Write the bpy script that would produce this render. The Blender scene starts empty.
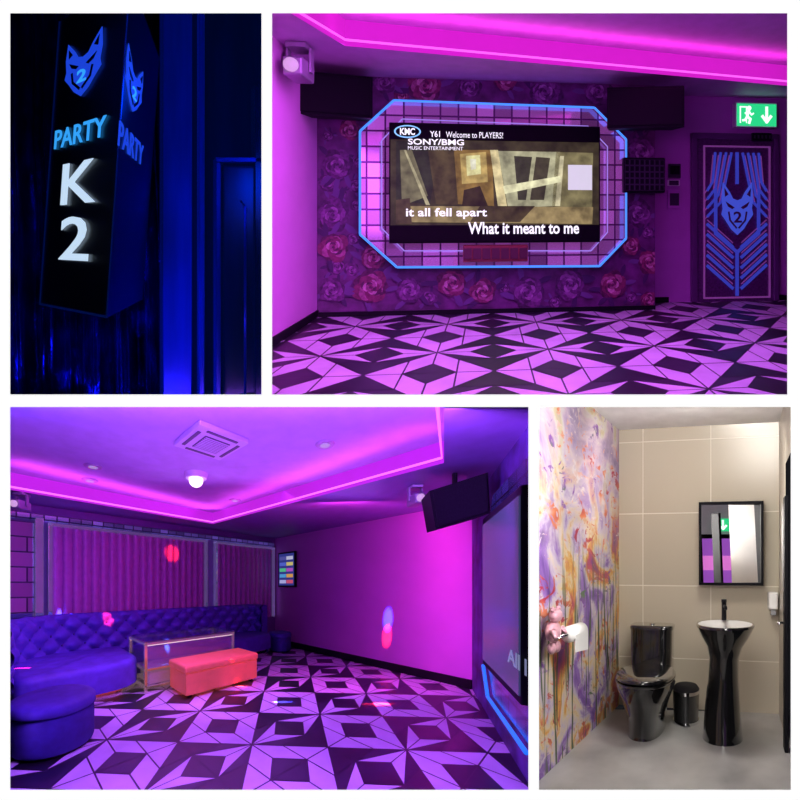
import bpy, bmesh, math, random
from mathutils import Vector, Matrix
random.seed(7)
F0=1000.0
sc=bpy.context.scene
sc.view_settings.view_transform='Standard'
COL=sc.collection
# ---------------------------------------------------------------- materials
MATS={}
def mat(name,col,rough=.5,metal=0.,em=None,es=0.,nscale=6.,namt=.08,bump=0.,bscale=8.,coat=0.,spec=.5,stretch=(1,1,1),alpha=1.):
    if name in MATS: return MATS[name]
    m=bpy.data.materials.new(name); m.use_nodes=True; nt=m.node_tree; N=nt.nodes; L=nt.links
    b=N['Principled BSDF']; b.inputs['Roughness'].default_value=rough; b.inputs['Metallic'].default_value=metal
    b.inputs['Coat Weight'].default_value=coat; b.inputs['Specular IOR Level'].default_value=spec; b.inputs['Alpha'].default_value=alpha
    at=N.new('ShaderNodeAttribute'); at.attribute_name='lp'
    mp=N.new('ShaderNodeMapping'); mp.inputs['Scale'].default_value=stretch
    L.new(at.outputs['Vector'],mp.inputs['Vector'])
    no=N.new('ShaderNodeTexNoise'); no.inputs['Scale'].default_value=nscale; no.inputs['Detail'].default_value=4
    L.new(mp.outputs['Vector'],no.inputs['Vector'])
    r=N.new('ShaderNodeValToRGB'); r.color_ramp.elements[0].position=.3; r.color_ramp.elements[1].position=.7
    c=Vector(col[:3])
    r.color_ramp.elements[0].color=(*[max(0,x*(1-namt)) for x in c],1)
    r.color_ramp.elements[1].color=(*[min(1,x*(1+namt)) for x in c],1)
    L.new(no.outputs['Fac'],r.inputs['Fac']); L.new(r.outputs['Color'],b.inputs['Base Color'])
    if em is not None:
        b.inputs['Emission Color'].default_value=(*em,1); b.inputs['Emission Strength'].default_value=es
    if bump>0:
        n2=N.new('ShaderNodeTexNoise'); n2.inputs['Scale'].default_value=bscale; n2.inputs['Detail'].default_value=5
        L.new(mp.outputs['Vector'],n2.inputs['Vector'])
        bp=N.new('ShaderNodeBump'); bp.inputs['Strength'].default_value=bump; bp.inputs['Distance'].default_value=.05
        L.new(n2.outputs['Fac'],bp.inputs['Height']); L.new(bp.outputs['Normal'],b.inputs['Normal'])
    MATS[name]=m; return m
def em(name,col,s=1.):
    return mat(name,(col[0]*.3,col[1]*.3,col[2]*.3),.6,0,col,s)
def tilemat(name,col,mortar,w,h,ms=.005,off=(0,0),rough=.3,metal=0.,axes='xz',emc=None,es=0,var=.04,offset=0.):
    m=bpy.data.materials.new(name); m.use_nodes=True; nt=m.node_tree; N=nt.nodes; L=nt.links
    b=N['Principled BSDF']; b.inputs['Roughness'].default_value=rough; b.inputs['Metallic'].default_value=metal
    at=N.new('ShaderNodeAttribute'); at.attribute_name='lp'
    sp=N.new('ShaderNodeSeparateXYZ'); L.new(at.outputs['Vector'],sp.inputs[0])
    cb=N.new('ShaderNodeCombineXYZ'); L.new(sp.outputs['X'],cb.inputs[0]); L.new(sp.outputs['Z' if axes=='xz' else 'Y'],cb.inputs[1])
    mp=N.new('ShaderNodeMapping'); mp.inputs['Location'].default_value=(off[0],off[1],0); L.new(cb.outputs[0],mp.inputs['Vector'])
    br=N.new('ShaderNodeTexBrick'); br.offset=offset; br.squash=1
    br.inputs['Scale'].default_value=1; br.inputs['Brick Width'].default_value=w; br.inputs['Row Height'].default_value=h
    br.inputs['Mortar Size'].default_value=ms; br.inputs['Mortar Smooth'].default_value=.1
    br.inputs['Color1'].default_value=(*[c*(1-var) for c in col],1); br.inputs['Color2'].default_value=(*[min(1,c*(1+var)) for c in col],1); br.inputs['Mortar'].default_value=(*mortar,1)
    L.new(mp.outputs[0],br.inputs['Vector']); L.new(br.outputs['Color'],b.inputs['Base Color'])
    bp=N.new('ShaderNodeBump'); bp.invert=True; bp.inputs['Strength'].default_value=.5; bp.inputs['Distance'].default_value=.01
    L.new(br.outputs['Fac'],bp.inputs['Height']); L.new(bp.outputs['Normal'],b.inputs['Normal'])
    if emc:
        mx=N.new('ShaderNodeMix'); mx.data_type='RGBA'; mx.blend_type='MULTIPLY'; mx.inputs['Factor'].default_value=1; mx.inputs['B'].default_value=(*emc,1)
        L.new(br.outputs['Color'],mx.inputs['A']); L.new(mx.outputs['Result'],b.inputs['Emission Color']); b.inputs['Emission Strength'].default_value=es
    MATS[name]=m; return m
# ---------------------------------------------------------------- rooms and frames
class Room:
    def __init__(s,cx,cy,f,h,clip,front=True):
        s.cx,s.cy,s.f,s.h,s.clip,s.front=cx,cy,f,h,clip,front
        s.M=Matrix(((1,(cx-400)/f,0,0),(0,F0/f,0,0),(0,(400-cy)/f,1,-h),(0,0,0,1)))
    def ray(s,u,v): return Vector(((u-s.cx)/s.f,1,(s.cy-v)/s.f))
    def atz(s,u,v,z=0):
        d=s.ray(u,v); t=(z-s.h)/d.z; return Vector((0,0,s.h))+d*t
class Fr:
    def __init__(s,room,O,ex=(1,0,0),ey=None,ez=(0,0,1)):
        s.room=room; s.O=Vector(O); s.ex=Vector(ex).normalized(); s.ez=Vector(ez)
        s.ey=Vector(ey) if ey else s.ez.cross(s.ex).normalized()
        A=Matrix.Identity(4)
        for i,c in enumerate((s.ex,s.ey,s.ez)):
            for j in range(3): A[j][i]=c[j]
        for j in range(3): A[j][3]=s.O[j]
        s.A=A; s.W=room.M@A; s.WI=s.W.inverted()
    def w(s,p): return s.W@Vector(p)
    def hit(s,u,v,y=0.):
        AI=s.A.inverted(); o=AI@Vector((0,0,s.room.h)); d=(AI.to_3x3())@s.room.ray(u,v)
        t=(y-o.y)/d.y; p=o+d*t; return (p.x,p.z)
    def hitz(s,u,v,z=0.):
        AI=s.A.inverted(); o=AI@Vector((0,0,s.room.h)); d=(AI.to_3x3())@s.room.ray(u,v)
        t=(z-o.z)/d.z; p=o+d*t; return (p.x,p.y)
    def sub(s,p,ang=0.,room=None):
        O=(s.A@Vector(p)); R=Matrix.Rotation(ang,3,'Z'); A3=s.A.to_3x3()
        return Fr(s.room,O,A3@(R@Vector((1,0,0))),None,s.ez)
def wallframe(room,A,B):
    A=Vector((A[0],A[1],0)); B=Vector((B[0],B[1],0)); return Fr(room,A,B-A)
# ---------------------------------------------------------------- mesh builder
class MB:
    def __init__(s): s.v=[]; s.f=[]; s.m=[]; s.mats=[]; s.sm=[]
    def mi(s,m):
        if m not in s.mats: s.mats.append(m)
        return s.mats.index(m)
    def add(s,vs,fs,m,smooth=False):
        o=len(s.v); s.v+= [Vector(p) for p in vs]; k=s.mi(m)
        for f in fs: s.f.append([i+o for i in f]); s.m.append(k); s.sm.append(smooth)
        return s
    def box(s,x0,x1,y0,y1,z0,z1,m,bev=0.,seg=2):
        bm=bmesh.new(); bmesh.ops.create_cube(bm,size=1)
        for v in bm.verts: v.co=Vector(((x0+x1)/2+v.co.x*(x1-x0),(y0+y1)/2+v.co.y*(y1-y0),(z0+z1)/2+v.co.z*(z1-z0)))
        if bev>0: bmesh.ops.bevel(bm,geom=bm.edges[:],offset=bev,segments=seg,profile=.5,affect='EDGES')
        bm.verts.index_update(); vs=[v.co.copy() for v in bm.verts]; fs=[[v.index for v in f.verts] for f in bm.faces]; bm.free()
        return s.add(vs,fs,m,False)
    def hexa(s,P,m):
        return s.add(P,[[3,2,1,0],[4,5,6,7],[0,1,5,4],[1,2,6,5],[2,3,7,6],[3,0,4,7]],m)
    def poly(s,P,m): return s.add(P,[list(range(len(P)))],m)
    def xz(s,P,y,m): return s.add([(a,y,b) for a,b in P],[list(range(len(P)))],m)
    def xzp(s,P,y0,y1,m):
        n=len(P); vs=[(a,y0,b) for a,b in P]+[(a,y1,b) for a,b in P]
        fs=[list(range(n)),list(range(2*n-1,n-1,-1))]+[[i,(i+1)%n,(i+1)%n+n,i+n] for i in range(n)]
        return s.add(vs,fs,m)
    def ring(s,P,Q,y0,y1,m):
        n=len(P); vs=[(a,y0,b) for a,b in P]+[(a,y0,b) for a,b in Q]+[(a,y1,b) for a,b in P]+[(a,y1,b) for a,b in Q]
        fs=[]
        for i in range(n):
            j=(i+1)%n; fs+= [[i,j,n+j,n+i],[i,j,2*n+j,2*n+i],[n+i,n+j,3*n+j,3*n+i],[2*n+i,2*n+j,3*n+j,3*n+i]]
        return s.add(vs,fs,m)
    def loft(s,secs,m,n=28,capb=True,capt=True,p=2.,ang=0.):
        vs=[];fs=[]
        for (cx,cy,z,rx,ry) in secs:
            for i in range(n):
                a=2*math.pi*i/n+ang; c,sn=math.cos(a),math.sin(a)
                k=(abs(c)**p+abs(sn)**p)**(-1/p)
                vs.append((cx+rx*k*c,cy+ry*k*sn,z))
        for j in range(len(secs)-1):
            for i in range(n):
                k=(i+1)%n; fs.append([j*n+i,j*n+k,(j+1)*n+k,(j+1)*n+i])
        s.add(vs,fs,m,True)
        if capb: s.add(vs[:n],[list(range(n-1,-1,-1))],m)
        if capt: s.add(vs[-n:],[list(range(n))],m)
        return s
    def cyl(s,x,y,z0,z1,r,m,n=24): return s.loft([(x,y,z0,r,r),(x,y,z1,r,r)],m,n)
    def tube(s,path,r,m,n=8,closed=False):
        P=[Vector(p) for p in path]; N=len(P); vs=[];fs=[]
        for i,p in enumerate(P):
            a=P[(i-1)%N] if (closed or i>0) else p; b=P[(i+1)%N] if (closed or i<N-1) else p
            d=(b-a).normalized(); up=Vector((0,0,1)) if abs(d.z)<.9 else Vector((0,1,0))
            e1=d.cross(up).normalized(); e2=d.cross(e1).normalized()
            for k in range(n):
                t=2*math.pi*k/n; vs.append(p+e1*r*math.cos(t)+e2*r*math.sin(t))
        for i in range(N if closed else N-1):
            j=(i+1)%N
            for k in range(n): l=(k+1)%n; fs.append([i*n+k,i*n+l,j*n+l,j*n+k])
        if not closed: fs+= [list(range(n)),[(N-1)*n+k for k in range(n-1,-1,-1)]]
        return s.add(vs,fs,m,True)
    def rods(s,path,r,m,n=8,closed=False):
        N=len(path)
        for i in range(N if closed else N-1): s.tube([path[i],path[(i+1)%N]],r,m,n)
        return s
    def bars(s,path,w,y0,y1,m,closed=False):
        N=len(path)
        for i in range(N if closed else N-1):
            a=Vector(path[i]); b=Vector(path[(i+1)%N]); d=(b-a).normalized(); q=Vector((-d.y,d.x))*w/2; e=d*w*.3
            s.xzp([tuple(a-e-q),tuple(b+e-q),tuple(b+e+q),tuple(a-e+q)],y0,y1,m)
        return s
    def sph(s,c,r,m,n=14,sc=(1,1,1)):
        secs=[]; k=n//2+2
        for i in range(k+1):
            a=-math.pi/2+math.pi*i/k; secs.append((c[0],c[1],c[2]+r*sc[2]*math.sin(a),max(1e-4,r*sc[0]*math.cos(a)),max(1e-4,r*sc[1]*math.cos(a))))
        return s.loft(secs,m,n,False,False)
    def text(s,t,x0,x1,z0,z1,y,m,d=.004,off=0.,keep=False):
        cu=bpy.data.curves.new('t','FONT'); cu.body=t; cu.extrude=.5; cu.offset=off; cu.resolution_u=3
        ob=bpy.data.objects.new('t',cu); COL.objects.link(ob); bpy.context.view_layer.update()
        me=ob.to_mesh(); vs=[v.co.copy() for v in me.vertices]; fs=[list(p.vertices) for p in me.polygons]; ob.to_mesh_clear()
        bpy.data.objects.remove(ob); bpy.data.curves.remove(cu)
        ax,bx=min(v.x for v in vs),max(v.x for v in vs); ay,by=min(v.y for v in vs),max(v.y for v in vs)
        return s.add([(x0+(v.x-ax)/(bx-ax)*(x1-x0), y-(v.z+.5)*d, z0+(v.y-ay)/(by-ay)*(z1-z0)) for v in vs],fs,m)
    def pillow(s,poly,z0,z1,r,m,seg=4):
        n=len(poly); P=[Vector(p) for p in poly]
        A=sum(P[i].x*P[(i+1)%n].y-P[(i+1)%n].x*P[i].y for i in range(n))
        sg=1 if A>0 else -1; nr=[]
        for i in range(n):
            e1=(P[i]-P[i-1]).normalized(); e2=(P[(i+1)%n]-P[i]).normalized(); t=(e1+e2).normalized(); nr.append(Vector((-t.y,t.x))*sg)
        rings=[(z0,0)]
        for k in range(seg+1):
            a=math.pi/2*k/seg; rings.append((z1-r+r*math.sin(a),r-r*math.cos(a)))
        vs=[];fs=[]
        for z,ins in rings:
            for i in range(n): q=P[i]+nr[i]*ins; vs.append((q.x,q.y,z))
        for j in range(len(rings)-1):
            for i in range(n): k=(i+1)%n; fs.append([j*n+i,j*n+k,(j+1)*n+k,(j+1)*n+i])
        s.add(vs,fs,m,True); s.add(vs[-n:],[list(range(n))],m); s.add(vs[:n],[list(range(n))],m)
        return s
    def build(s,name,F,base=None):
        bm=bmesh.new(); bv=[bm.verts.new(F.w(v)) for v in s.v]
        for f,k,smo in zip(s.f,s.m,s.sm):
            try: fc=bm.faces.new([bv[i] for i in f]); fc.material_index=k; fc.smooth=smo
            except ValueError: pass
        u0,u1,v0,v1=F.room.clip
        pl=[Vector((1,-(u0-400)/F0,0)),Vector((-1,(u1-400)/F0,0)),Vector((0,(400-v0)/F0,-1)),Vector((0,-(400-v1)/F0,1))]
        for n in pl:
            if any(v.co.dot(n)<-1e-4 for v in bm.verts):
                bmesh.ops.bisect_plane(bm,geom=bm.verts[:]+bm.edges[:]+bm.faces[:],plane_co=(0,0,0),plane_no=n,clear_inner=True)
        if F.room.front and any(v.co.y<5.06 for v in bm.verts):
            bmesh.ops.bisect_plane(bm,geom=bm.verts[:]+bm.edges[:]+bm.faces[:],plane_co=(0,5.06,0),plane_no=(0,1,0),clear_inner=True)
        bmesh.ops.recalc_face_normals(bm,faces=bm.faces[:])
        me=bpy.data.meshes.new(name); cs=[v.co.copy() for v in bm.verts]
        if not cs: cs=[Vector((0,0,0))]
        if base is None: base=Vector([(min(c[i] for c in cs)+max(c[i] for c in cs))/2 for i in range(3)])
        for v in bm.verts: v.co-=base
        bm.to_mesh(me); bm.free()
        a=me.attributes.new('lp','FLOAT_VECTOR','POINT')
        fl=[]
        for v in me.vertices:
            q=F.WI@(v.co+base); fl+= [q.x,q.y,q.z]
        a.data.foreach_set('vector',fl)
        for m in s.mats: me.materials.append(m)
        ob=bpy.data.objects.new(name,me); ob.location=base; COL.objects.link(ob); return ob
def struct(name,F,mb,label=None,cat=None):
    o=mb.build(name,F); o['kind']='structure'; o['label']=label or name.replace('_',' '); o['category']=cat or name.split('_')[0]; return o
def single(name,label,cat,F,mb,group=None,kind=None):
    o=mb.build(name,F); o['label']=label; o['category']=cat
    if group: o['group']=group
    if kind: o['kind']=kind
    return o
class Thing:
    def __init__(s,name,label,cat,F,base=(0,0,0),group=None,kind=None):
        s.F=F; s.e=bpy.data.objects.new(name,None); s.e.empty_display_size=.1; s.e.location=F.w(base); COL.objects.link(s.e)
        s.e['label']=label; s.e['category']=cat; s.wl={s.e:F.w(base)}
        if group: s.e['group']=group
        if kind: s.e['kind']=kind
    def part(s,name,mb,label=None,parent=None,F=None):
        o=mb.build(name,F or s.F); wl=o.location.copy(); p=parent or s.e
        o.parent=p; o.location=wl-s.wl[p]; s.wl[o]=wl
        if label: o['label']=label
        return o
def area(name,p,d,sx,sy,col,pw,spread=None):
    l=bpy.data.lights.new(name,'AREA'); l.shape='RECTANGLE'; l.size=sx; l.size_y=sy; l.color=col; l.energy=pw
    if spread: l.spread=spread
    o=bpy.data.objects.new(name,l); o.location=p; o.rotation_euler=Vector(d).to_track_quat('-Z','Y').to_euler(); COL.objects.link(o); return o
def striplight(name,p,q,d,wd,col,pw):
    X=(q-p).normalized(); Zv=-(Vector(d)-X*Vector(d).dot(X)).normalized(); Yv=Zv.cross(X)
    l=bpy.data.lights.new(name,'AREA'); l.shape='RECTANGLE'; l.size=(q-p).length; l.size_y=wd; l.color=col; l.energy=pw
    o=bpy.data.objects.new(name,l); o.matrix_world=Matrix(((X.x,Yv.x,Zv.x,(p.x+q.x)/2),(X.y,Yv.y,Zv.y,(p.y+q.y)/2),(X.z,Yv.z,Zv.z,(p.z+q.z)/2),(0,0,0,1))); COL.objects.link(o); return o
def point(name,p,col,pw,r=.05):
    l=bpy.data.lights.new(name,'POINT'); l.color=col; l.energy=pw; l.shadow_soft_size=r
    o=bpy.data.objects.new(name,l); o.location=p; COL.objects.link(o); return o
def spot(name,p,t,col,pw,ang,blend=.7,r=.02):
    l=bpy.data.lights.new(name,'SPOT'); l.color=col; l.energy=pw; l.spot_size=ang; l.spot_blend=blend; l.shadow_soft_size=r
    o=bpy.data.objects.new(name,l); o.location=p; o.rotation_euler=(Vector(t)-Vector(p)).to_track_quat('-Z','Y').to_euler(); COL.objects.link(o); return o
def bx(F,u0,v0,u1,v1,y=0):
    a=F.hit(u0,(v0+v1)/2,y); c=F.hit(u1,(v0+v1)/2,y); um=(u0+u1)/2; d=F.hit(um,v0,y); e=F.hit(um,v1,y)
    return a[0],c[0],e[1],d[1]
# ---------------------------------------------------------------- shared materials
black=mat('black_satin',(.006,.006,.009),.6,spec=.12); blackg=mat('black_gloss',(.008,.008,.009),.12,coat=.5)
chrome=mat('chrome',(.75,.75,.78),.12,1.); mirror=mat('mirror_glass',(.9,.9,.92),.01,1.,namt=0)
white=mat('white_plaster',(.85,.85,.86),.6)
# ---------------------------------------------------------------- star and diamond floor
def starfloor(F,x0,x1,y0,y1,c,mw,mb_,md):
    mb=MB(); r=.2929
    nx0,nx1=int(math.floor(x0/c)),int(math.ceil(x1/c)); ny0,ny1=int(math.floor(y0/c)),int(math.ceil(y1/c))
    mb.add([(nx0*c,ny0*c,-.003),(nx1*c,ny0*c,-.003),(nx1*c,ny1*c,-.003),(nx0*c,ny1*c,-.003)],[[0,1,2,3]],mb_)
    def put(P,m,ins=.008):
        cx=sum(p[0] for p in P)/len(P); cy=sum(p[1] for p in P)/len(P); k=1-ins/.12
        mb.add([((cx+(p[0]-cx)*k)*c,(cy+(p[1]-cy)*k)*c,0) for p in P],[list(range(len(P)))],m)
    for i in range(nx0,nx1):
        for j in range(ny0,ny1):
            C=Vector((i+.5,j+.5))
            D=[Vector((math.cos(k*math.pi/4),math.sin(k*math.pi/4)))*r for k in range(8)]
            for k in range(8):      # eight pointed star of rhombi
                a,b=D[k],D[(k+1)%8]; tip=C+a+b
                if k in(1,2,5,6): put([C,C+a,tip,C+b],mw)
                elif k in(0,4): put([C,C+a,tip],mw); put([C,tip,C+b],md)
                else: put([C,C+a,tip],md); put([C,tip,C+b],mw)
            for k in range(0,8,2):  # side triangles
                t1=C+D[k]+D[(k+1)%8]; t0=C+D[k]+D[(k-1)%8]
                if k%4==0: put([C+D[k],t1,t0],mb_)
                else: put([C+D[k],t1,t0],md)
            for k in range(1,8,2):  # corner squares, halved
                t0=C+D[k]+D[(k-1)%8]; t1=C+D[k]+D[(k+1)%8]; co=C+Vector((math.copysign(.5,D[k].x),math.copysign(.5,D[k].y)))
                put([C+D[k],t0,co],mb_ if k in(1,5) else mw); put([C+D[k],co,t1],mw if k in(1,5) else mb_)
    return mb
def crest(mb,cx,cz,sx,sz,y,mfill,mdark,mtxt,d=.006):
    q=lambda P:[(cx+a*sx,cz+b*sz) for a,b in P]
    half=[(0,.50),(.14,.56),(.24,.78),(.46,1.12),(.50,.60),(.46,.22),(.50,.02),(.36,-.20),(.20,-.48),(0,-.68)]
    out=half+[(-a,b) for a,b in half[-2:0:-1]]
    mb.xzp(q(out),y-d,y,mfill)
    for sg in(1,-1):
        mb.xzp(q([(sg*.10,.26),(sg*.38,.46),(sg*.30,.28),(sg*.17,.20)]),y-d*1.6,y-d*1.01,mdark)
        mb.xzp(q([(sg*.42,.92),(sg*.29,.70),(sg*.40,.62)]),y-d*1.6,y-d*1.01,mdark)
        mb.bars(q([(sg*.28,.10),(sg*.24,-.18),(sg*.04,-.44)]),.05*sx,y-d*1.6,y-d*1.01,mdark)
    mb.text('2',cx-.13*sx,cx+.13*sx,cz-.26*sz,cz+.12*sz,y-d*1.1,mtxt,d*.6,.02)
# ================================================================= TOP LEFT : sign corridor
A_=Room(135,240,350,1.5,(4.5,266,6.5,400))
dblue=mat('dark_foil_blue',(.01,.035,.5),.22,.85,bump=1.,bscale=2.2,stretch=(2.2,1,.6),nscale=3,namt=.6)
wall=Fr(A_,(-3,4.2,0)); mb=MB(); mb.xz([(0,-1.),(6,-1.),(6,5),(0,5)],0,dblue); struct('wall_back',wall,mb,'dark blue glossy crinkled wall covering','wall')
mb=MB(); fd=mat('blue_foil_curtain',(.006,.03,.5),.2,.85,bump=1.,bscale=2.6,stretch=(1,1,.6),namt=.5)
ns=90; vs=[];fs=[]
xa,xb=-1.55,.32
for i in range(ns+1):
    x=xa+(xb-xa)*i/ns
    for j,z in enumerate((-.6,.2,1.0,1.8,2.6,3.4,4.2)):
        vs.append((x,3.6+.10*math.sin(x*17+.5*z)+.06*math.sin(x*41+z*1.3)+.05*math.sin(z*3+x*3),z))
for i in range(ns):
    for j in range(6): fs.append([i*7+j,(i+1)*7+j,(i+1)*7+j+1,i*7+j+1])
mb.add(vs,fs,fd,True); single('foil_curtain','crinkled dark blue metallic drape hanging behind the sign','curtain',Fr(A_,(0,0,0)),mb)
def slab(name,u0,u1,y,th,m,label,cat,z0=-1,z1=4.5):
    x0=(u0-135)/350*y; x1=(u1-135)/350*y
    b=MB(); b.box(x0,x1,y,y+th,z0,z1,m,.01); return struct(name,Fr(A_,(0,0,0)),b,label,cat)
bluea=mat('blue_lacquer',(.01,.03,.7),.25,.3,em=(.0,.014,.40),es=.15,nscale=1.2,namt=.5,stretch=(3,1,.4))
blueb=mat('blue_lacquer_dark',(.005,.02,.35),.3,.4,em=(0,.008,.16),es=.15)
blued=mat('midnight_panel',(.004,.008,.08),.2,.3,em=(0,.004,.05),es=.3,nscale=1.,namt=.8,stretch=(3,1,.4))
slab('wall_pier',163,192,2.9,.4,bluea,'bright blue lacquered pier','wall')
slab('trim_1',192,199,3.0,.2,blued,'dark reveal strip','trim')
slab('trim_2',199,205,2.85,.1,bluea,'thin bright blue vertical trim','trim')
slab('wall_side',205,275,3.1,.2,blued,'near black blue wall panel','wall')
t=Thing('door_1','dark glass door with blue lit metal frame and long pull handle','door',Fr(A_,(0,0,0)),((225-135)/350*2.7,2.7,0),kind='structure')
x=lambda u,y:(u-135)/350*y
b=MB(); b.box(x(216,2.7),x(221,2.7),2.7,2.8,-.6,2.1,blueb,.005); b.box(x(255,2.7),x(275,2.7),2.7,2.8,-.6,2.7,blued,.005); b.box(x(216,2.7),x(262,2.7),2.7,2.8,2.1,2.14,blueb,.005); t.part('door_frame',b)
b=MB(); b.box(x(223,2.75),x(255,2.75),2.74,2.78,-.6,2.1,blued,.003); t.part('door_leaf',b,'dark glass door leaf')
b=MB(); b.tube([(x(246,2.6),2.72,.3),(x(246,2.6),2.62,.35),(x(246,2.6),2.62,1.75),(x(246,2.6),2.72,1.8)],.010,blueb); t.part('door_handle',b,'long metal pull handle')
h=1.5; k_=4/3; ne=Vector(((107-135)/350*2.0,2.0,h-.334*k_)); left=ne+Vector((-1.21,1,0))*.306*k_; right=ne+Vector((.27,1,0))*.62*k_
ezt=Vector((.07,0,1))
FL=Fr(A_,left,ne-left,None,ezt); FRr=Fr(A_,ne,right-ne,None,ezt)
W1=(ne-left).length; W2=(right-ne).length; H=1.46*k_
sg=Thing('illuminated_sign','tall black projecting box sign with glowing lettering and crest','sign',FL)
sb=mat('sign_black',(.006,.006,.016),.3,nscale=30,spec=.3)
ledb=em('sign_blue',(.012,.06,.72),.9); ledc=em('sign_cyan',(.03,.33,.85),1.1); ledw=em('sign_white',(.55,.72,.90),1.0)
AI=FL.A.inverted()
bk=(AI@(right)).xyz; bk2=(AI@(right+(left-ne)*.9)).xyz
b=MB(); P0=[(0,0,0),(W1,0,0),(bk.x,bk.y,0),(bk2.x,bk2.y,0)]
b.hexa(P0+[(p[0],p[1],H) for p in P0],sb); body=sg.part('sign_body',b)
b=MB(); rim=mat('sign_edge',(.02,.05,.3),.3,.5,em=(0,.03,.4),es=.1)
b.box(-.004,.006,-.006,0,0,H,rim); b.box(W1-.006,W1+.003,-.006,0,0,H,rim); b.box(0,W1,-.006,0,0,.012,rim); sg.part('edge_trim',b,'thin bluish metal edge trim')
x0,x1,z0,z1=bx(FL,68,38,100,100)
b=MB(); crest(b,(x0+x1)/2,(z0+z1)/2-.03,(x1-x0)*1.10,(z1-z0)*.52,-.004,ledb,sb,ledc); sg.part('crest',b,'glowing blue animal-head crest with numeral')
x0,x1,z0,z1=bx(FL,56,118,106,148)
zc=(z0+z1)/2; b=MB(); b.text('PARTY',x0,x1,zc-.062,zc+.062,-.003,ledc,.006,.008); sg.part('lettering',b,'cyan glowing word PARTY')
x0,x1,z0,z1=bx(FL,63,160,97,205); b=MB(); b.text('K',x0,x1,z0+.01,z1-.01,-.003,ledw,.008,.008); sg.part('lettering',b,'white glowing letter K')
x0,x1,z0,z1=bx(FL,61,215,90,262); b=MB(); b.text('2',x0,x1,z0+.01,z1-.01,-.003,ledw,.008,.008); sg.part('lettering',b,'white glowing numeral 2')
x0,x1,z0,z1=bx(FRr,123,52,142,118)
b=MB(); crest(b,(x0+x1)/2,(z0+z1)/2-.03,(x1-x0)*.95,(z1-z0)*.5,-.004,ledb,sb,ledc); sg.part('crest',b,'glowing blue animal-head crest on the side face',F=FRr)
x0,x1,z0,z1=bx(FRr,117,120,143,168); zc=(z0+z1)/2
b=MB(); b.text('PARTY',x0,x1,zc-.07,zc+.07,-.003,ledb,.006,.008); sg.part('lettering',b,'blue glowing word PARTY on the side face',F=FRr)
area('corridor_blue_lamp',A_.M@Vector((-.1,1.9,3.0)),(0,1,-.6),1.2,1.,(.0,.04,1.),60)
area('corridor_blue_lamp_low',A_.M@Vector((-.6,2.6,.2)),(0.2,.9,.7),1.,.6,(.0,.04,1.),38)
point('corridor_blue_point',A_.M@Vector((.45,2.3,2.4)),(.0,.05,1.),10,.15)
# ================================================================= TOP RIGHT : karaoke room
B_=Room(530,215,430,1.3,(267,792,6.5,400))
G=Fr(B_,(0,0,0))
Af=B_.atz(317,317); Bf=B_.atz(655,309.5); dep=Vector((-.13,1,0)).normalized()
BW=wallframe(B_,Af,Bf); WL=(Bf-Af).length; HC=3.08
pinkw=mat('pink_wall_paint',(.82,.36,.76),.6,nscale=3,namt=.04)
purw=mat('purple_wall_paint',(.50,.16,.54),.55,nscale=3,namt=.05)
wpbase=mat('wallpaper_plum',(.11,.018,.12),.55,nscale=5,namt=.55)
Cf=Bf+dep*.45
b=MB(); b.xz([(0,0),(WL,0),(WL,HC),(0,HC)],0,wpbase)
roseA=[mat('rose_dark',(.085,.010,.055),.6,nscale=25,namt=.5),mat('rose_crimson',(.19,.022,.085),.6,nscale=25,namt=.4),mat('rose_pink',(.34,.09,.20),.6,nscale=25,namt=.4),mat('rose_light',(.52,.24,.36),.6,nscale=25,namt=.3)]
roseB=[mat('rose_plum',(.06,.010,.07),.6,nscale=25,namt=.5),mat('rose_violet',(.12,.022,.13),.6,nscale=25,namt=.5),mat('rose_mauve',(.21,.055,.22),.6,nscale=25,namt=.4),mat('rose_lilac',(.33,.13,.33),.6,nscale=25,namt=.3)]
leafm=mat('leaf_violet',(.13,.05,.20),.6); leafd=mat('leaf_dark',(.05,.012,.08),.6)
lay=[.001]
def ell(mb,cx,cz,rx,rz,ang,m,n=14):
    lay[0]+=.000010; P=[]
    for i in range(n):
        a=2*math.pi*i/n; px=rx*math.cos(a)*(1+.10*math.sin(3*a)); pz=rz*math.sin(a)*(1+.08*math.cos(5*a))
        P.append((min(WL-.005,max(.005,cx+px*math.cos(ang)-pz*math.sin(ang))),min(HC-.005,max(.06,cz+px*math.sin(ang)+pz*math.cos(ang)))))
    mb.xz(P,-lay[0],m)
def rose(mb,cx,cz,r,pal):
    for k in range(5):
        a=random.uniform(0,6.28); ell(mb,cx+r*1.25*math.cos(a),cz+r*1.25*math.sin(a),r*.55,r*.18,a+random.uniform(-.5,.5),random.choice([leafm,leafd]))
    off=random.uniform(0,6)
    for (n,rad,pr,c) in ((7,.66,.50,[0,1]),(7,.55,.40,[1,2]),(6,.42,.34,[2,1,0]),(6,.30,.27,[1,3]),(5,.19,.2,[2,0]),(4,.10,.13,[1,2]),(3,.05,.09,[0,1])):
        for k in range(n):
            a=off+2*math.pi*k/n; rr=random.uniform(.85,1.15); ell(mb,cx+r*rad*math.cos(a)*rr,cz+r*rad*math.sin(a)*rr,r*pr,r*pr*random.uniform(.6,.85),a+1.4,pal[c[k%len(c)]])
        off+=.5
RP=[(425,86,17,0),(350,98,17,1),(338,165,14,1),(333,215,16,1),(374,257,13,0),(334,247,14,0),(371,287,16,0),(332,290,12,1),(641,152,16,1),(650,262,13,0),(452,283,14,0),(483,291,13,0),(570,285,15,1),(528,292,16,1),(598,92,15,1),(470,87,12,1),(545,92,17,1),(638,213,14,1),(385,82,11,1),(410,290,13,1),(612,285,14,0),(505,80,12,0),(350,130,10,0),(645,110,11,1),(630,245,10,0)]
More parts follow.
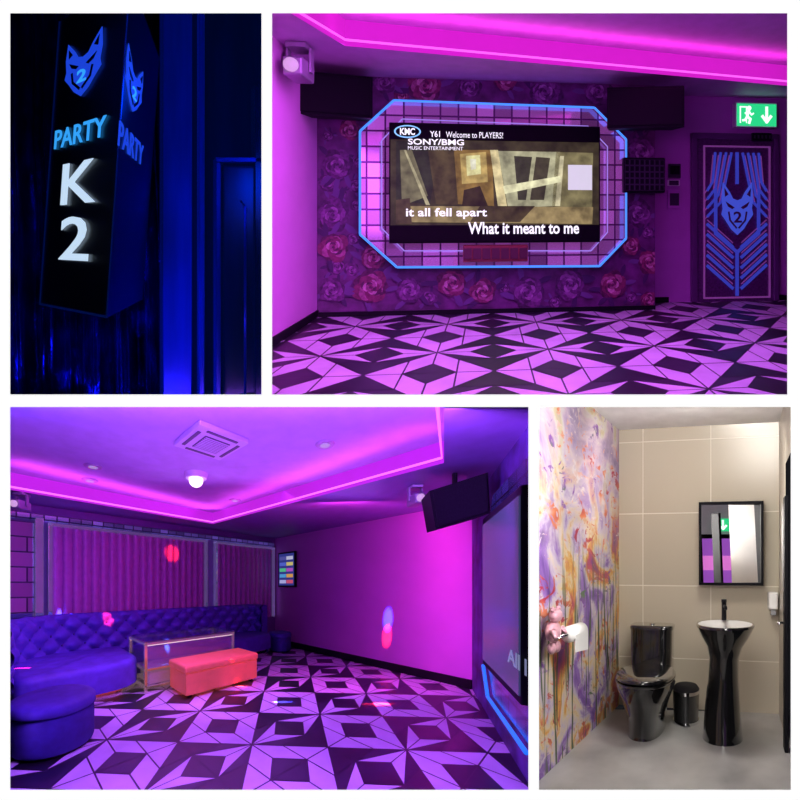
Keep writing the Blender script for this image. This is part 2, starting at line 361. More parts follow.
for _ in range(300):
    if len(RP)>62: break
    u=random.uniform(322,652); v=random.uniform(80,304)
    if 362<u<626 and 98<v<272: continue
    if any((u-a)**2+(v-b_)**2<(r_+6)**2 for a,b_,r_,_k in RP): continue
    RP.insert(0,(u,v,random.uniform(5,9),random.choice([0,1,1,1])))
for u,v,r,k in RP:
    xx,zz=BW.hit(u,v); rose(b,xx,zz,r/430*5.7,(roseA,roseB)[k])
struct('wall_feature',BW,b,'plum floral wallpapered feature wall','wall')
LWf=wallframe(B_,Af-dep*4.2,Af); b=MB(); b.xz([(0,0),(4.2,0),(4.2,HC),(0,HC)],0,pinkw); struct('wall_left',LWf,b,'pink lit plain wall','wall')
b=MB(); b.box(0,4.2,-.02,0,0,.09,black); struct('baseboard_left',LWf,b,'black baseboard','baseboard')
b=MB(); b.box(0,WL,-.02,0,0,.06,black); struct('baseboard_back',BW,b,'black baseboard','baseboard')
RT=wallframe(B_,Bf,Cf); b=MB(); b.xz([(0,0),(.45,0),(.45,HC),(0,HC)],0,wpbase); struct('wall_return',RT,b,'dark plum wall return','wall')
ex=BW.ex; Df=Cf+ex*2.6
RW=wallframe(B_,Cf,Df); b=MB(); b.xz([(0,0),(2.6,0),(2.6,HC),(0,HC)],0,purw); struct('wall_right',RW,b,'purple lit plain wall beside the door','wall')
b=MB(); b.box(0,.4,-.02,0,0,.08,black);b.box(1.55,2.6,-.02,0,0,.08,black); struct('baseboard_right',RW,b,'black baseboard','baseboard')
tw=mat('tile_white',(.72,.68,.78),.4,nscale=2.5,namt=.12,spec=.35); tb=mat('tile_black',(.012,.009,.018),.35,nscale=4,namt=.5,spec=.3); tg=mat('tile_charcoal',(.024,.018,.036),.4,nscale=4,namt=.3,spec=.3)
FF=Fr(B_,Af+BW.ex*.1,BW.ex)
mb=starfloor(FF,-3,8,-4.6,.8,1.06,tw,tb,tg)
struct('floor',FF,mb,'black and white geometric star tile floor','floor')
cel=mat('ceiling_soffit',(.60,.34,.64),.6); cel2=mat('ceiling_tray',(.60,.32,.66),.6)
T0=B_.atz(262,-4,HC);T1=B_.atz(345,46,HC);T2=B_.atz(810,88,HC)
up=Vector((0,0,HC)); b=MB(); At=Af+up; Dt=Df+up; Ct=Cf+up
b.poly([At,T1,T2,Dt,Ct,Bf+up],cel); b.poly([At,Af-dep*4.2+up,T0,T1],cel)
struct('ceiling',G,b,'lowered ceiling border','ceiling')
led=em('led_magenta',(1.,.12,.95),1.1); riser=em('riser_painted_glow',(.60,.012,.54),.9)  # cove light put into the riser as its own emission
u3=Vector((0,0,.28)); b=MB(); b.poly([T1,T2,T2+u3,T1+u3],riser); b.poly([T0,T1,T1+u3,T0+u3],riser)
b.poly([Vector((-6,.8,HC+.28)),Vector((6,.8,HC+.28)),Vector((6,9,HC+.28)),Vector((-6,9,HC+.28))],cel2); struct('ceiling_tray',G,b,'raised tray ceiling, cove light put into its magenta edge as glow','ceiling')
z_=Vector((0,0,.05)); b=MB(); b.tube([T0+z_,T1+z_+Vector((.02,-.04,0)),T2+z_+Vector((0,-.04,0))],.014,led); single('led_strip','magenta LED light strip along the raised ceiling edge','light strip',G,b)
b_off=Vector((0,-.25,.03)); striplight('karaoke_cove_strip',B_.M@(T1+b_off),B_.M@(T2+b_off),(0,-.3,1),.3,(1.,.06,.75),24)
# TV surround
OC=[BW.hit(u,v) for u,v in [(363,133),(396,103),(592,110),(623,141),(623,238),(597,265),(399,266),(363,234)]]
IC=[BW.hit(u,v) for u,v in [(384,142),(404,121),(586,128),(605,148),(605,232),(589,250),(406,250),(384,228)]]
mt=tilemat('mirror_tile_glow',(.50,.34,.55),(.10,.03,.13),.23,.2,.012,(.05,.03),.12,.8,emc=(.75,.22,.80),es=.38,var=.55,offset=.0)  # pink reflected brightness put into the tiles as emission
sv=Thing('mirrored_tv_surround','octagonal mirrored tile surround edged with blue LED tube','wall frame',BW,(WL/2,0,1))
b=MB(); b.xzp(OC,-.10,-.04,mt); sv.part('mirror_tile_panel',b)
ledo=em('led_tube_blue',(.06,.26,1.),1.2); ledp=em('led_tube_violet',(.45,.28,1.),.7)
b=MB(); b.rods([(a,-.13,c) for a,c in OC],.015,ledo,8,True); sv.part('led_tube',b,'glowing blue LED tube')
b=MB(); b.rods([(a,-.12,c) for a,c in IC],.008,ledp,8,True); sv.part('led_tube',b,'thin violet LED tube')
SC=[BW.hit(u,v) for u,v in [(394,127),(595,133),(594,243),(394,241)]]
sx0=SC[0][0];sx1=SC[1][0];sz0=SC[3][1];sz1=SC[0][1]
tv=Thing('television','large wall television showing a song video with lyrics','television',BW,((sx0+sx1)/2,-.12,sz0))
b=MB(); b.box(sx0-.02,sx1+.02,-.2,-.135,sz0-.02,sz1+.02,black,.01); tv.part('television_frame',b,'black bezel')
def P_(c):
    n='vid_%d'%len(MATS); m=mat(n,c,.4,nscale=7,namt=.0); nt=m.node_tree; bs=nt.nodes['Principled BSDF']; r=[x for x in nt.nodes if x.type=='VALTORGB'][0]
    r.color_ramp.elements[0].color=(*[x*.45 for x in c],1); r.color_ramp.elements[1].color=(*[min(1,x*1.35) for x in c],1)
    bs.inputs['Specular IOR Level'].default_value=.1
    nt.links.new(r.outputs['Color'],bs.inputs['Emission Color']); bs.inputs['Emission Strength'].default_value=1
    for l_ in list(nt.links):
        if l_.to_socket==bs.inputs['Base Color']: nt.links.remove(l_)
    bs.inputs['Base Color'].default_value=(.01,.01,.01,1)
    return m
b=MB(); Y=-.203
def q(us,m,dy): b.xz([BW.hit(u,v,-.2) for u,v in us],Y-dy,m)
vb=P_((.05,.038,.02))
b.xz([(sx0,sz0),(sx1,sz0),(sx1,sz1),(sx0,sz1)],Y,vb)
q([(396,141),(440,141),(430,205),(396,200)],P_((.03,.03,.02)),.001)
q([(400,150),(412,150),(428,196),(402,206)],P_((.18,.16,.09)),.002)
q([(404,150),(406,150),(430,205),(426,205)],P_((.45,.40,.24)),.0025)
q([(428,150),(455,147),(462,205),(436,204)],P_((.08,.055,.025)),.002)
q([(454,150),(492,150),(494,206),(458,204)],P_((.26,.15,.04)),.003)
q([(460,154),(486,152),(488,182),(462,184)],P_((.52,.36,.12)),.0035)
q([(466,156),(480,155),(481,174),(467,176)],P_((.95,.75,.36)),.004)
q([(470,159),(476,159),(476,169),(471,170)],P_((1.,.9,.6)),.005)
q([(464,190),(480,186),(488,206),(462,206)],P_((.04,.025,.012)),.005)
q([(490,150),(498,150),(507,206),(498,207)],P_((.72,.6,.32)),.004)
q([(498,151),(560,152),(556,206),(508,208)],P_((.42,.40,.25)),.003)
q([(514,156),(532,157),(526,200),(518,200)],P_((.05,.045,.03)),.004)
q([(536,157),(550,158),(544,200),(530,200)],P_((.06,.05,.03)),.004)
q([(556,152),(593,153),(592,210),(552,206)],P_((.20,.17,.08)),.003)
q([(560,156),(564,156),(560,206),(555,206)],P_((.6,.54,.34)),.0035)
q([(503,186),(560,176),(561,182),(505,194)],P_((.80,.72,.45)),.005)
q([(400,206),(593,207),(592,224),(400,222)],P_((.30,.22,.10)),.0045)
q([(480,206),(535,206),(520,222),(470,222)],P_((.06,.04,.02)),.005)
q([(396,200),(410,198),(412,224),(396,224)],P_((.08,.05,.03)),.0052)
tv.part('screen',b,'glowing screen with warm dim interior scene')
wt=em('caption_white',(.95,.95,1.),1.1); ct=em('logo_cyan',(.25,.6,1.),1.); dk=mat('caption_bar',(.002,.002,.004),.6,spec=.1)
def cap(s,u0,v0,u1,v1,m,off=.012,name='caption'):
    x0,x1,z0,z1=bx(BW,u0,v0,u1,v1,-.21); c=MB(); c.text(s,x0,x1,z0,z1,-.2115,m,.003,off); tv.part(name,c,'on-screen text '+s)
c=MB(); x0,x1,z0,z1=bx(BW,394,127,595,141,-.2); c.box(sx0,sx1,-.2105,-.2095,z0,sz1,dk); x0,x1,z0,z1=bx(BW,394,225,595,243,-.2); c.box(sx0,sx1,-.2105,-.2095,sz0,z1,dk); tv.part('letterbox',c,'black letterbox bars')
cap('Welcome to PLAYERS!',446,132,503,138,wt,.0); cap('Y61',430,131,440,137,wt); cap('SONY/BMG',408,139,464,145,wt,.02); cap('MUSIC ENTERTAINMENT',408,146.5,463,150,wt,.0)
cap('KMC',400,128,415,135,wt,.03)
c=MB(); x0,x1,z0,z1=bx(BW,394,125,421,138,-.21); E=[((x0+x1)/2+(x1-x0)/2*math.cos(a*math.pi/12),(z0+z1)/2+(z1-z0)/2*math.sin(a*math.pi/12)) for a in range(24)]; E2=[((x0+x1)/2+(x1-x0)*.44*math.cos(a*math.pi/12),(z0+z1)/2+(z1-z0)*.4*math.sin(a*math.pi/12)) for a in range(24)]
c.ring(E,E2,-.213,-.211,ct); tv.part('logo_ring',c,'oval blue logo outline')
cap('it all fell apart',406,208,487,219,wt,.02); cap('What it meant to me',468,222,579,234,wt,.02)
c=MB(); x0,x1,z0,z1=bx(BW,568,165,592,190,-.21); c.box(x0,x1,-.214,-.211,z0,z1,em('card_grey',(.62,.62,.68),1.)); tv.part('information_card',c,'plain pale square card on the screen')
c=MB(); x0,x1,z0,z1=bx(BW,463,245,528,262,-.2); c.box(x0,x1,-.20,-.135,z0,z1,mat('walnut_red',(.22,.05,.04),.4,nscale=20),.01)
for i in range(7):
    xx=x0+(x1-x0)*(i+.5)/7; c.box(xx-.05,xx+.05,-.21,-.20,z0+.04,z1-.04,mat('grille_dark',(.07,.015,.03),.5))
single('soundbar','reddish brown soundbar fixed under the television','speaker',BW,c)
grl=mat('speaker_grille',(.007,.006,.010),.7,nscale=120,namt=.6,spec=.12)
def speaker(F,pts,w,hh,d,rz,label,grp):
    x_,z_=pts; S=F.sub((x_,0,z_),rz)
    t=Thing('loudspeaker',label,'speaker',S,(0,-.2,0),grp)
    c=MB(); c.hexa([(-w/2,-d-.12,-hh/2-.03),(w/2,-d-.12,-hh/2-.03),(w/2*.85,-.12,-hh/2),(-w/2*.85,-.12,-hh/2),(-w/2,-d-.12,hh/2-.03),(w/2,-d-.12,hh/2-.03),(w/2*.85,-.12,hh/2),(-w/2*.85,-.12,hh/2)],black); t.part('cabinet',c)
    c=MB(); c.box(-w/2+.02,w/2-.02,-d-.135,-d-.12,-hh/2,hh/2-.06,grl,.006); t.part('grille',c,'black metal mesh grille')
    c=MB(); c.box(-.06,.06,-.13,-.04,-.08,.08,black,.008); t.part('bracket',c,'black wall bracket'); return t
s1=BW.hit(326,93,-.4); speaker(BW,s1,.88,.50,.34,math.radians(12),'black loudspeaker high on the floral wall near the corner','loudspeakers beside the television')
s2=BW.hit(650,106,-.4); speaker(BW,s2,.96,.52,.34,math.radians(-10),'black loudspeaker high at the end of the floral wall','loudspeakers beside the television')
def fixture(F,p,s,label,glow):
    t=Thing('spotlight',label,'lamp',F.sub(p),(0,0,0))
    gm=mat('fixture_grey',(.36,.30,.40),.35,.3)
    c=MB(); c.box(-.09*s,.09*s,-.1*s,.1*s,.0,.05*s,gm,.01*s); c.box(-.11*s,-.09*s,-.03*s,.03*s,-.2*s,.02*s,gm); c.box(.09*s,.11*s,-.03*s,.03*s,-.2*s,.02*s,gm); t.part('bracket',c)
    c=MB(); c.box(-.085*s,.085*s,-.16*s,.12*s,-.27*s,-.1*s,gm,.02*s); t.part('housing',c)
    c=MB(); c.tube([(0,-.17*s,-.185*s),(0,-.2*s,-.19*s)],.06*s,glow,16); t.part('lens',c,'glowing lens'); return t
gl=em('lens_pink',(.7,.4,.75),.8)
p=BW.hitz(300,48,3.05); fixture(BW,(p[0],p[1],3.02),1.15,'small pale ceiling spotlight beside the loudspeaker',gl)
t=Thing('wall_rack','black wall box with rows of small holes by the door recess','wall box',BW.sub((0,0,0)))
dt=mat('slot_grey',(.05,.03,.07),.5,spec=.2)
x0,x1,z0,z1=bx(BW,622,158,664,193,-.1); c=MB(); c.box(x0,x1,-.16,-.02,z0,z1,black,.02); t.part('housing',c)
c=MB()
c.box(x0+.02,x1-.02,-.163,-.16,z0+.03,z1-.03,dt)
for i in range(8):
    for j in range(5):
        xx=x0+(x1-x0)*(i+.7)/8.5; zz=z0+(z1-z0)*(j+.8)/5.6; c.box(xx-.024,xx+.024,-.168,-.162,zz-.032,zz+.032,black)
t.part('vent_panel',c)
x0,x1,z0,z1=bx(RW,668,164,680,178); c=MB(); c.box(x0,x1,-.03,0,z0,z1,dt,.004); c.box(x0+.02,x1-.02,-.034,-.03,z0+.05,z1-.03,black); single('wall_switch','square dark control panel on the purple wall','switch',RW,c,'wall controls')
x0,x1,z0,z1=bx(RW,667,180,679,186); c=MB(); c.box(x0,x1,-.03,0,z0,z1,white,.004);c.box(x0+.02,x1-.02,-.034,-.03,z0+.01,z1-.01,dt); single('wall_switch','small pale switch plate on the purple wall','switch',RW,c,'wall controls')
x0,x1,z0,z1=bx(RW,667,190,680,209); c=MB(); c.box(x0,x1,-.03,0,z0,z1,purw,.004); c.box(x0+.03,x1-.03,-.034,-.03,z0+.05,z1-.05,dt); single('wall_switch','tall purple tinted keypad on the wall','switch',RW,c,'wall controls')
# door
x0,x1,_,z1=bx(RW,690,134,777,302)
d=Thing('door_2','dark panelled door with blue inlaid lines and animal crest','door',RW,((x0+x1)/2,0,0),kind='structure')
fm=mat('door_frame_purple',(.13,.04,.17),.4); dm=mat('door_plum',(.10,.025,.13),.35,nscale=30,namt=.4)
c=MB(); w_=.09; c.box(x0,x0+w_,-.06,.0,0,z1,fm,.01); c.box(x1-w_,x1,-.06,0,0,z1,fm,.01); c.box(x0,x1,-.06,0,z1-w_,z1,fm,.01); d.part('door_frame',c)
a0,a1,_,b1=bx(RW,703,147,768,302); c=MB(); c.box(x0+w_,x1-w_,-.03,.0,0,z1-w_,dm); leaf=d.part('door_leaf',c)
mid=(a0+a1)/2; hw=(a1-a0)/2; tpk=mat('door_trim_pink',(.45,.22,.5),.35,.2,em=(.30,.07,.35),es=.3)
c=MB(); c.bars([(a0+.0,.06),(a0,b1),(a1,b1),(a1,.06)],.025,-.045,-.03,tpk,True); d.part('door_trim',c,'pale pink rectangular beading')
lb=em('door_inlay_blue',(.035,.045,.45),.8); c=MB(); c9=MB(); xx_=hw*.9
for sg_ in(1,-1):
    for k in range(5):
        z=.20+k*.155; c.bars([(mid+sg_*xx_,z+.34),(mid+sg_*.07,z)],.045,-.042,-.03,lb); c9.bars([(mid+sg_*xx_,z+.405),(mid+sg_*.07,z+.065)],.014,-.040,-.03,tpk)
    for k in range(4):
        o_=.09+k*.085; P3=[(mid+sg_*xx_,1.28+k*.13),(mid+sg_*(o_+.16-k*.04),1.50+k*.10),(mid+sg_*(o_),b1-.10)]
        c.bars(P3,.036,-.042,-.03,lb); c9.bars([(a_+sg_*.035,b__-.035) for a_,b__ in P3],.013,-.040,-.03,tpk)
    c.bars([(mid+sg_*.34,1.68),(mid+sg_*.34,1.02),(mid,.74)],.045,-.05,-.03,lb)
c.bars([(mid,.1),(mid,.75)],.05,-.042,-.03,lb); c.bars([(mid,1.78),(mid,b1-.1)],.05,-.042,-.03,lb)
d.part('inlay_lines',c,'blue geometric inlaid lines'); d.part('inlay_lines',c9,'thin pink inlaid lines')
c=MB(); crest(c,mid,1.30,.50,.44,-.035,em('crest_blue',(.05,.08,.6),.85),dm,dm,.012); d.part('crest',c,'blue animal-head crest with numeral')
# exit sign
x0,x1,z0,z1=bx(RW,737,104,776,126,-.1)
e=Thing('exit_sign','green emergency exit sign with running figure and arrow','sign',RW,((x0+x1)/2,0,z0))
gr=em('exit_green',(.02,.62,.22),1.1); ew=em('exit_white',(.85,1.,.9),1.2)
c=MB(); c.box(x0-.02,x1+.02,-.1,0,z0-.02,z1+.02,white,.01); e.part('housing',c)
def exitface(c2,c3,c4,x0,x1,z0,z1,Y_):
    w=x1-x0;hh=z1-z0; X=lambda a:x0+a*w; Z=lambda a:z0+a*hh; f1,f0=Y_-.012,Y_-.008; s_=w/.52
    c2.box(x0,x1,Y_-.008,Y_,z0,z1,gr)
    c3.box(X(.06),X(.09),f1,f0,Z(.12),Z(.88),ew);c3.box(X(.06),X(.22),f1,f0,Z(.82),Z(.88),ew); c3.box(X(.22),X(.245),f1,f0,Z(.12),Z(.88),ew)
    c3.xzp([(X(.30)+.03*s_*math.cos(a),Z(.80)+.03*s_*math.sin(a)) for a in [i*.785 for i in range(8)]],f1,f0,ew)
    c3.bars([(X(.29),Z(.68)),(X(.25),Z(.42)),(X(.33),Z(.30)),(X(.30),Z(.12))],.032*s_,f1,f0,ew); c3.bars([(X(.25),Z(.42)),(X(.20),Z(.26)),(X(.14),Z(.24))],.028*s_,f1,f0,ew)
    c3.bars([(X(.29),Z(.66)),(X(.36),Z(.50)),(X(.41),Z(.56))],.02*s_,f1,f0,ew); c3.bars([(X(.28),Z(.66)),(X(.20),Z(.56))],.02*s_,f1,f0,ew)
    c4.bars([(X(.75),Z(.85)),(X(.75),Z(.25))],.035*s_,f1,f0,ew); c4.bars([(X(.64),Z(.45)),(X(.75),Z(.18)),(X(.86),Z(.45))],.035*s_,f1,f0,ew)
c2,c3,c4=MB(),MB(),MB(); exitface(c2,c3,c4,x0,x1,z0,z1,-.1); e.part('green_panel',c2,'glowing green panel'); e.part('running_figure',c3,'white running figure and doorway'); e.part('arrow',c4,'white downward arrow')
x0,x1,z0,z1=bx(RW,752,133,771,141,-.08); c=MB(); c.box(x0,x1,-.1,-.06,z0,z1,black,.005)
for i in range(5): xx=x0+(x1-x0)*(i+.5)/5; c.box(xx-.012,xx+.012,-.104,-.1,z0+.035,z1-.035,dt)
single('access_reader','small black reader strip above the door','sensor',RW,c)
area('karaoke_cove_lamp',B_.M@Vector((0.2,3.9,3.0)),(0,.25,-1),4.2,3.,(.66,.14,1.),150)
area('karaoke_room_fill',B_.M@Vector((0.,2.6,2.1)),(-.03,1,-.12),3.,1.,(.72,.14,1.),135)  # added fill at the front opening, only its unseen back faces the camera
area('karaoke_wall_wash',B_.M@Vector((-1.6,3.6,2.6)),(-1,.25,-.5),.4,3.,(1.,.14,.75),18)
# ================================================================= BOTTOM LEFT : lounge
C_=Room(269,585,300,1.5,(4.5,533,401,796))
G=Fr(C_,(0,0,0)); C0=C_.atz(275,643); H2=2.7
exL=Vector(((610-269)/300,1,0)).normalized()
LW=Fr(C_,C0,exL)
E0=C_.atz(472,689); PW=wallframe(C_,C0,E0); PL=(E0-C0).length
S0=C_.atz(532,790); SW=wallframe(C_,E0,S0+(S0-E0)*.15); SL=((S0-E0)*1.15).length
pk=mat('lounge_pink_wall',(.74,.22,.70),.5,nscale=1.5,namt=.05)
vio=mat('lounge_violet_wall',(.26,.12,.40),.5)
b=MB(); b.xz([(-7,0),(0,0),(0,H2),(-7,H2)],0,vio); struct('wall_panelled',LW,b,'violet back wall behind the sofa','wall')
b=MB(); b.xz([(0,0),(PL,0),(PL,H2),(0,H2)],0,pk); struct('wall_pink',PW,b,'large plain magenta lit wall','wall')
b=MB(); b.box(.0,PL,-.03,0,0,.13,black); struct('baseboard_pink',PW,b,'black baseboard','baseboard')
wp2=mat('lounge_wallpaper',(.07,.03,.18),.5,nscale=4,namt=.9)
b=MB(); b.xz([(0,0),(SL,0),(SL,H2),(0,H2)],0,wp2); struct('wall_screen',SW,b,'dark patterned wall carrying the screen','wall')
mb=starfloor(Fr(C_,C0,exL),-8,4,-9,1,1.0,tw,tb,tg)
struct('floor_lounge',Fr(C_,C0,exL),mb,'black and white geometric star tile floor','floor')
up=Vector((0,0,H2))
K0=C_.atz(-6,487,H2);K1=C_.atz(213,524,H2);K2=C_.atz(444,463,H2);K3=C_.atz(444,396,H2)
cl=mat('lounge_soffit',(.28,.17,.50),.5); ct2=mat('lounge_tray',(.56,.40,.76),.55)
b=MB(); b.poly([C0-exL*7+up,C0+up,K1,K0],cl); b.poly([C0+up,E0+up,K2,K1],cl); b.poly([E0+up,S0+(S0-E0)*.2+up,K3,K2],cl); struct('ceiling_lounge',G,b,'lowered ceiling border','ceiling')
r2=em('riser_painted_glow_violet',(.50,.015,.66),.85); u3=Vector((0,0,.22)); b=MB()  # risers emit violet, painting the strip light onto them
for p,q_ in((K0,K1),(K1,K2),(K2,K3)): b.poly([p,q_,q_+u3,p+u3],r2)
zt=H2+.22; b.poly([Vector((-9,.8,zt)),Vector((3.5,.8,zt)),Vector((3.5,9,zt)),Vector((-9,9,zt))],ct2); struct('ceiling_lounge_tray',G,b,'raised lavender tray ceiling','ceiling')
l2=em('led_pink',(.95,.16,1.),1.2); b=MB(); zz=Vector((0,0,.03)); inn=Vector((0,-.05,0))
b.tube([K0+zz+inn,K1+zz+inn,K2+zz+inn+Vector((-.05,0,0)),K3+zz+Vector((-.05,0,0))],.013,l2); single('led_strip','magenta LED light strip around the lounge tray ceiling','light strip',G,b)
o_=Vector((0,-.3,.02)); striplight('lounge_cove_strip_back',C_.M@(K0+o_+Vector((.3,0,0))),C_.M@(K1+o_),(0,-.3,1),.35,(.80,.07,.95),26)
striplight('lounge_cove_strip_side',C_.M@(K1+o_),C_.M@(K2+o_+Vector((-.25,0,0))),(-.3,-.2,1),.35,(.85,.07,.9),22)
CT=H2+.22
t=Thing('ceiling_air_conditioner','square white ceiling air conditioner cassette with grille','air conditioner',Fr(C_,C_.atz(211,440,CT),exL),(0,0,0))
acw=mat('ac_white',(.72,.64,.82),.5); acd=mat('ac_dark',(.06,.04,.12),.5)
P4=[t.F.hitz(u,v,0) for u,v in((173,440),(206,411),(247,436),(212,466))]
hx=(max(p[0] for p in P4)-min(p[0] for p in P4))/2*.85; hy=(max(p[1] for p in P4)-min(p[1] for p in P4))/2*.85; hx=hy=min(hx,hy)
c=MB(); c.box(-hx,hx,-hy,hy,-.05,0,acw,.01); t.part('panel',c)
for sx_,sy_,w_,h_ in((0,1,.62,.06),(0,-1,.62,.06),(1,0,.06,.62),(-1,0,.06,.62)):
    c=MB(); c.box(sx_*hx*.8-w_*hx,sx_*hx*.8+w_*hx,sy_*hy*.8-h_*hy,sy_*hy*.8+h_*hy,-.056,-.05,acd); t.part('air_slot',c,'dark air outlet slot')
c=MB(); c.box(-hx*.5,hx*.5,-hy*.5,hy*.5,-.06,-.05,acd)
for i in range(9):
    c.box(-hx*.48,hx*.48,-hy*.48+i*hy*.115,-hy*.45+i*hy*.115,-.068,-.06,acw)
t.part('grille',c,'square intake grille')
dl=mat('downlight_rim',(.4,.28,.5),.4); dg=em('downlight_glow',(.5,.35,.7),.6)
for u,v,z in((93,466,CT),(90,480,CT),(325,444,CT),(235,500,CT)):
    c=MB(); c.loft([(0,0,-.015,.09,.09),(0,0,0,.10,.10)],dl,20); c.cyl(0,0,-.02,-.014,.05,dg,16)
    single('downlight','small round recessed ceiling light','lamp',Fr(C_,C_.atz(u,v,z)),c,'recessed ceiling lights')
t=Thing('disco_light','round ceiling light effect with bright lens','lamp',Fr(C_,C_.atz(196,474,CT)))
c=MB(); c.loft([(0,0,-.06,.13,.13),(0,0,0,.15,.15)],acw,24); t.part('housing',c)
c=MB(); c.sph((0,0,-.08),.09,em('disco_lens',(1.,.75,1.),2.2),16); t.part('lens',c,'bright pinkish white dome')
fixture(G,C_.atz(415,486,H2-.0)+Vector((0,0,-.04)),.75,'small ceiling spotlight near the loudspeaker',gl)
fixture(G,C_.atz(22,493,H2)+Vector((0,0,-.04)),.7,'small ceiling spotlight near the mirrored wall',gl)
ch=mat('channel_fabric',(.44,.15,.42),.6,nscale=12)
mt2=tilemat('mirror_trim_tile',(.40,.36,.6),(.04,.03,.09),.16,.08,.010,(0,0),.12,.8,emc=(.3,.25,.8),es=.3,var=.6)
silver=mat('mirror_bead',(.75,.7,.9),.12,1.,em=(.25,.2,.5),es=.2)
def channel(xa,xb,label):
    t=Thing('wall_panel',label,'wall panel',LW,((xa+xb)/2,0,.9),'padded wall panels')
    nrib=int((xb-xa)/.13); c=MB(); vs=[];fs=[]; N_=nrib*8
    for i in range(N_+1):
        xx=xa+(xb-xa)*i/N_; y=-.03-.05*abs(math.sin(math.pi*i/8))
        vs+= [(xx,y,.7),(xx,y,2.40)]
    for i in range(N_): fs.append([2*i,2*i+2,2*i+3,2*i+1])
    c.add(vs,fs,ch,False); c.box(xa,xb,-.03,0,.7,2.40,ch); t.part('padding',c,'vertical channel padding')
    c=MB()
    for (p,q2,r_,s_) in((xa-.05,xa,.7,2.45),(xb,xb+.05,.7,2.45),(xa-.05,xb+.05,2.40,2.45)): c.box(p,q2,-.1,0,r_,s_,silver,.005)
    t.part('mirror_trim',c,'mirrored edge trim')
xL=LW.hit(47,560)[0]; xm=LW.hit(206,560)[0]; xr=LW.hit(213,560)[0]; xe=-.12
channel(xL+.06,xm-.06,'wide plum padded wall panel above the sofa'); channel(xr+.06,xe-.02,'narrow plum padded wall panel beside the corner')
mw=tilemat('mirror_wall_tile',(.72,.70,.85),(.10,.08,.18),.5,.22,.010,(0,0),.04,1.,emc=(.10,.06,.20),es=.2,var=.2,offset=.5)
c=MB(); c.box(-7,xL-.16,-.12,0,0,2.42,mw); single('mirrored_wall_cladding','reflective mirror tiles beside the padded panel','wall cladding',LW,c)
c=MB(); c.box(xL-.15,xL-.05,-.14,0,0,2.5,silver,.01); single('mirrored_pillar','narrow chrome edged mirror strip beside the padded panel','wall cladding',LW,c)
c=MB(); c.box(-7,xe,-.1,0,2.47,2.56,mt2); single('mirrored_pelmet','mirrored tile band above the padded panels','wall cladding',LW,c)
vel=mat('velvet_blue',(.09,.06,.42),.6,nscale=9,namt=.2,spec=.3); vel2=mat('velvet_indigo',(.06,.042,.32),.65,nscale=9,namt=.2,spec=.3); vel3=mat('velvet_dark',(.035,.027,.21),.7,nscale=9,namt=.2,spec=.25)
btn=mat('velvet_button',(.02,.02,.15),.5)
def rpoly(pts,rad,n=7):
    out=[];N=len(pts)
    for i in range(N):
        p=Vector(pts[i]); a=Vector(pts[i-1]); b_=Vector(pts[(i+1)%N]); r=rad[i] if isinstance(rad,(list,tuple)) else rad
        d1=(a-p).normalized(); d2=(b_-p).normalized(); s_=p+d1*r; e_=p+d2*r
        for k in range(n+1):
            t=k/n; out.append(tuple(s_*(1-t)**2+p*2*t*(1-t)+e_*t*t))
    return out
def tuftback(c,path,th,z0,z1,m,flip=1):
    P=[Vector(p) for p in path]; L=[0]
    for i in range(1,len(P)): L.append(L[-1]+(P[i]-P[i-1]).length)
    step=.03; n=int(L[-1]/step); rows=18; vs=[];fs=[]
    def at(s):
        for i in range(1,len(P)):
            if s<=L[i]+1e-6:
                t=(s-L[i-1])/(L[i]-L[i-1]); d=(P[i]-P[i-1]).normalized(); return P[i-1].lerp(P[i],t),Vector((d.y,-d.x))*flip
        return P[-1],Vector((d.y,-d.x))*flip
    g=.30
    for i in range(n+1):
        s=L[-1]*i/n; p,nr=at(s)
        for j in range(rows+1):
            z=z0+(z1-z0)*j/rows; a=(s/g+z/g); b_=(s/g-z/g)
            t=.085*(abs(math.sin(math.pi*a))*abs(math.sin(math.pi*b_)))**.5
            cap_=.08*(1-math.sqrt(max(0,1-max(0,(z-(z1-.1))/.1)**2)))
            q2=p+nr*(t-cap_); vs.append((q2.x,q2.y,z))
    R_=rows+1
    for i in range(n):
        for j in range(rows): fs.append([i*R_+j,(i+1)*R_+j,(i+1)*R_+j+1,i*R_+j+1])
    c.add(vs,fs,m,True)
    vs=[];fs=[]
    for i in range(n+1):
        p,nr=at(L[-1]*i/n); vs+= [(*(p-nr*.07),z1),(*(p-nr*th),z1-.03),(*(p-nr*th),z0)]
    for i in range(n):
        for j in range(2): fs.append([i*3+j,(i+1)*3+j,(i+1)*3+j+1,i*3+j+1])
    c.add(vs,fs,m,True)
    for e_ in(0,L[-1]):
        p,nr=at(e_); c.add([(*(p-nr*th),z0),(*(p+nr*.02),z0),(*(p+nr*.02),z1-.04),(*(p-nr*.07),z1),(*(p-nr*th),z1-.03)],[[0,1,2,3,4]],m)
    i=0
    while True:
        s=g*i/2
        if s>L[-1]-.05: break
        p,nr=at(s)
        k=0
        while True:
            z=g*k+(g/2 if i%2 else 0)
            if z>z1-.08: break
            if z>z0+.03: c.sph((p.x+nr.x*.005,p.y+nr.y*.005,z),.022,btn,8)
            k+=1
        i+=1
sofa=Thing('sofa','long curved indigo velvet sofa with button tufted back','sofa',LW,(-2.8,-.5,0))
path=[(-.95,-.62),(-.95,-.42),(-1.02,-.33),(-1.15,-.30),(-4.5,-.30)]
for k in range(1,8): a=math.pi/2*k/7; path.append((-4.5-.75*math.sin(a),-.30-.75*(1-math.cos(a))))
path.append((-5.25,-1.75))
c=MB(); tuftback(c,path,.15,.40,1.06,vel,-1); sofa.part('backrest',c,'button tufted velvet backrest')
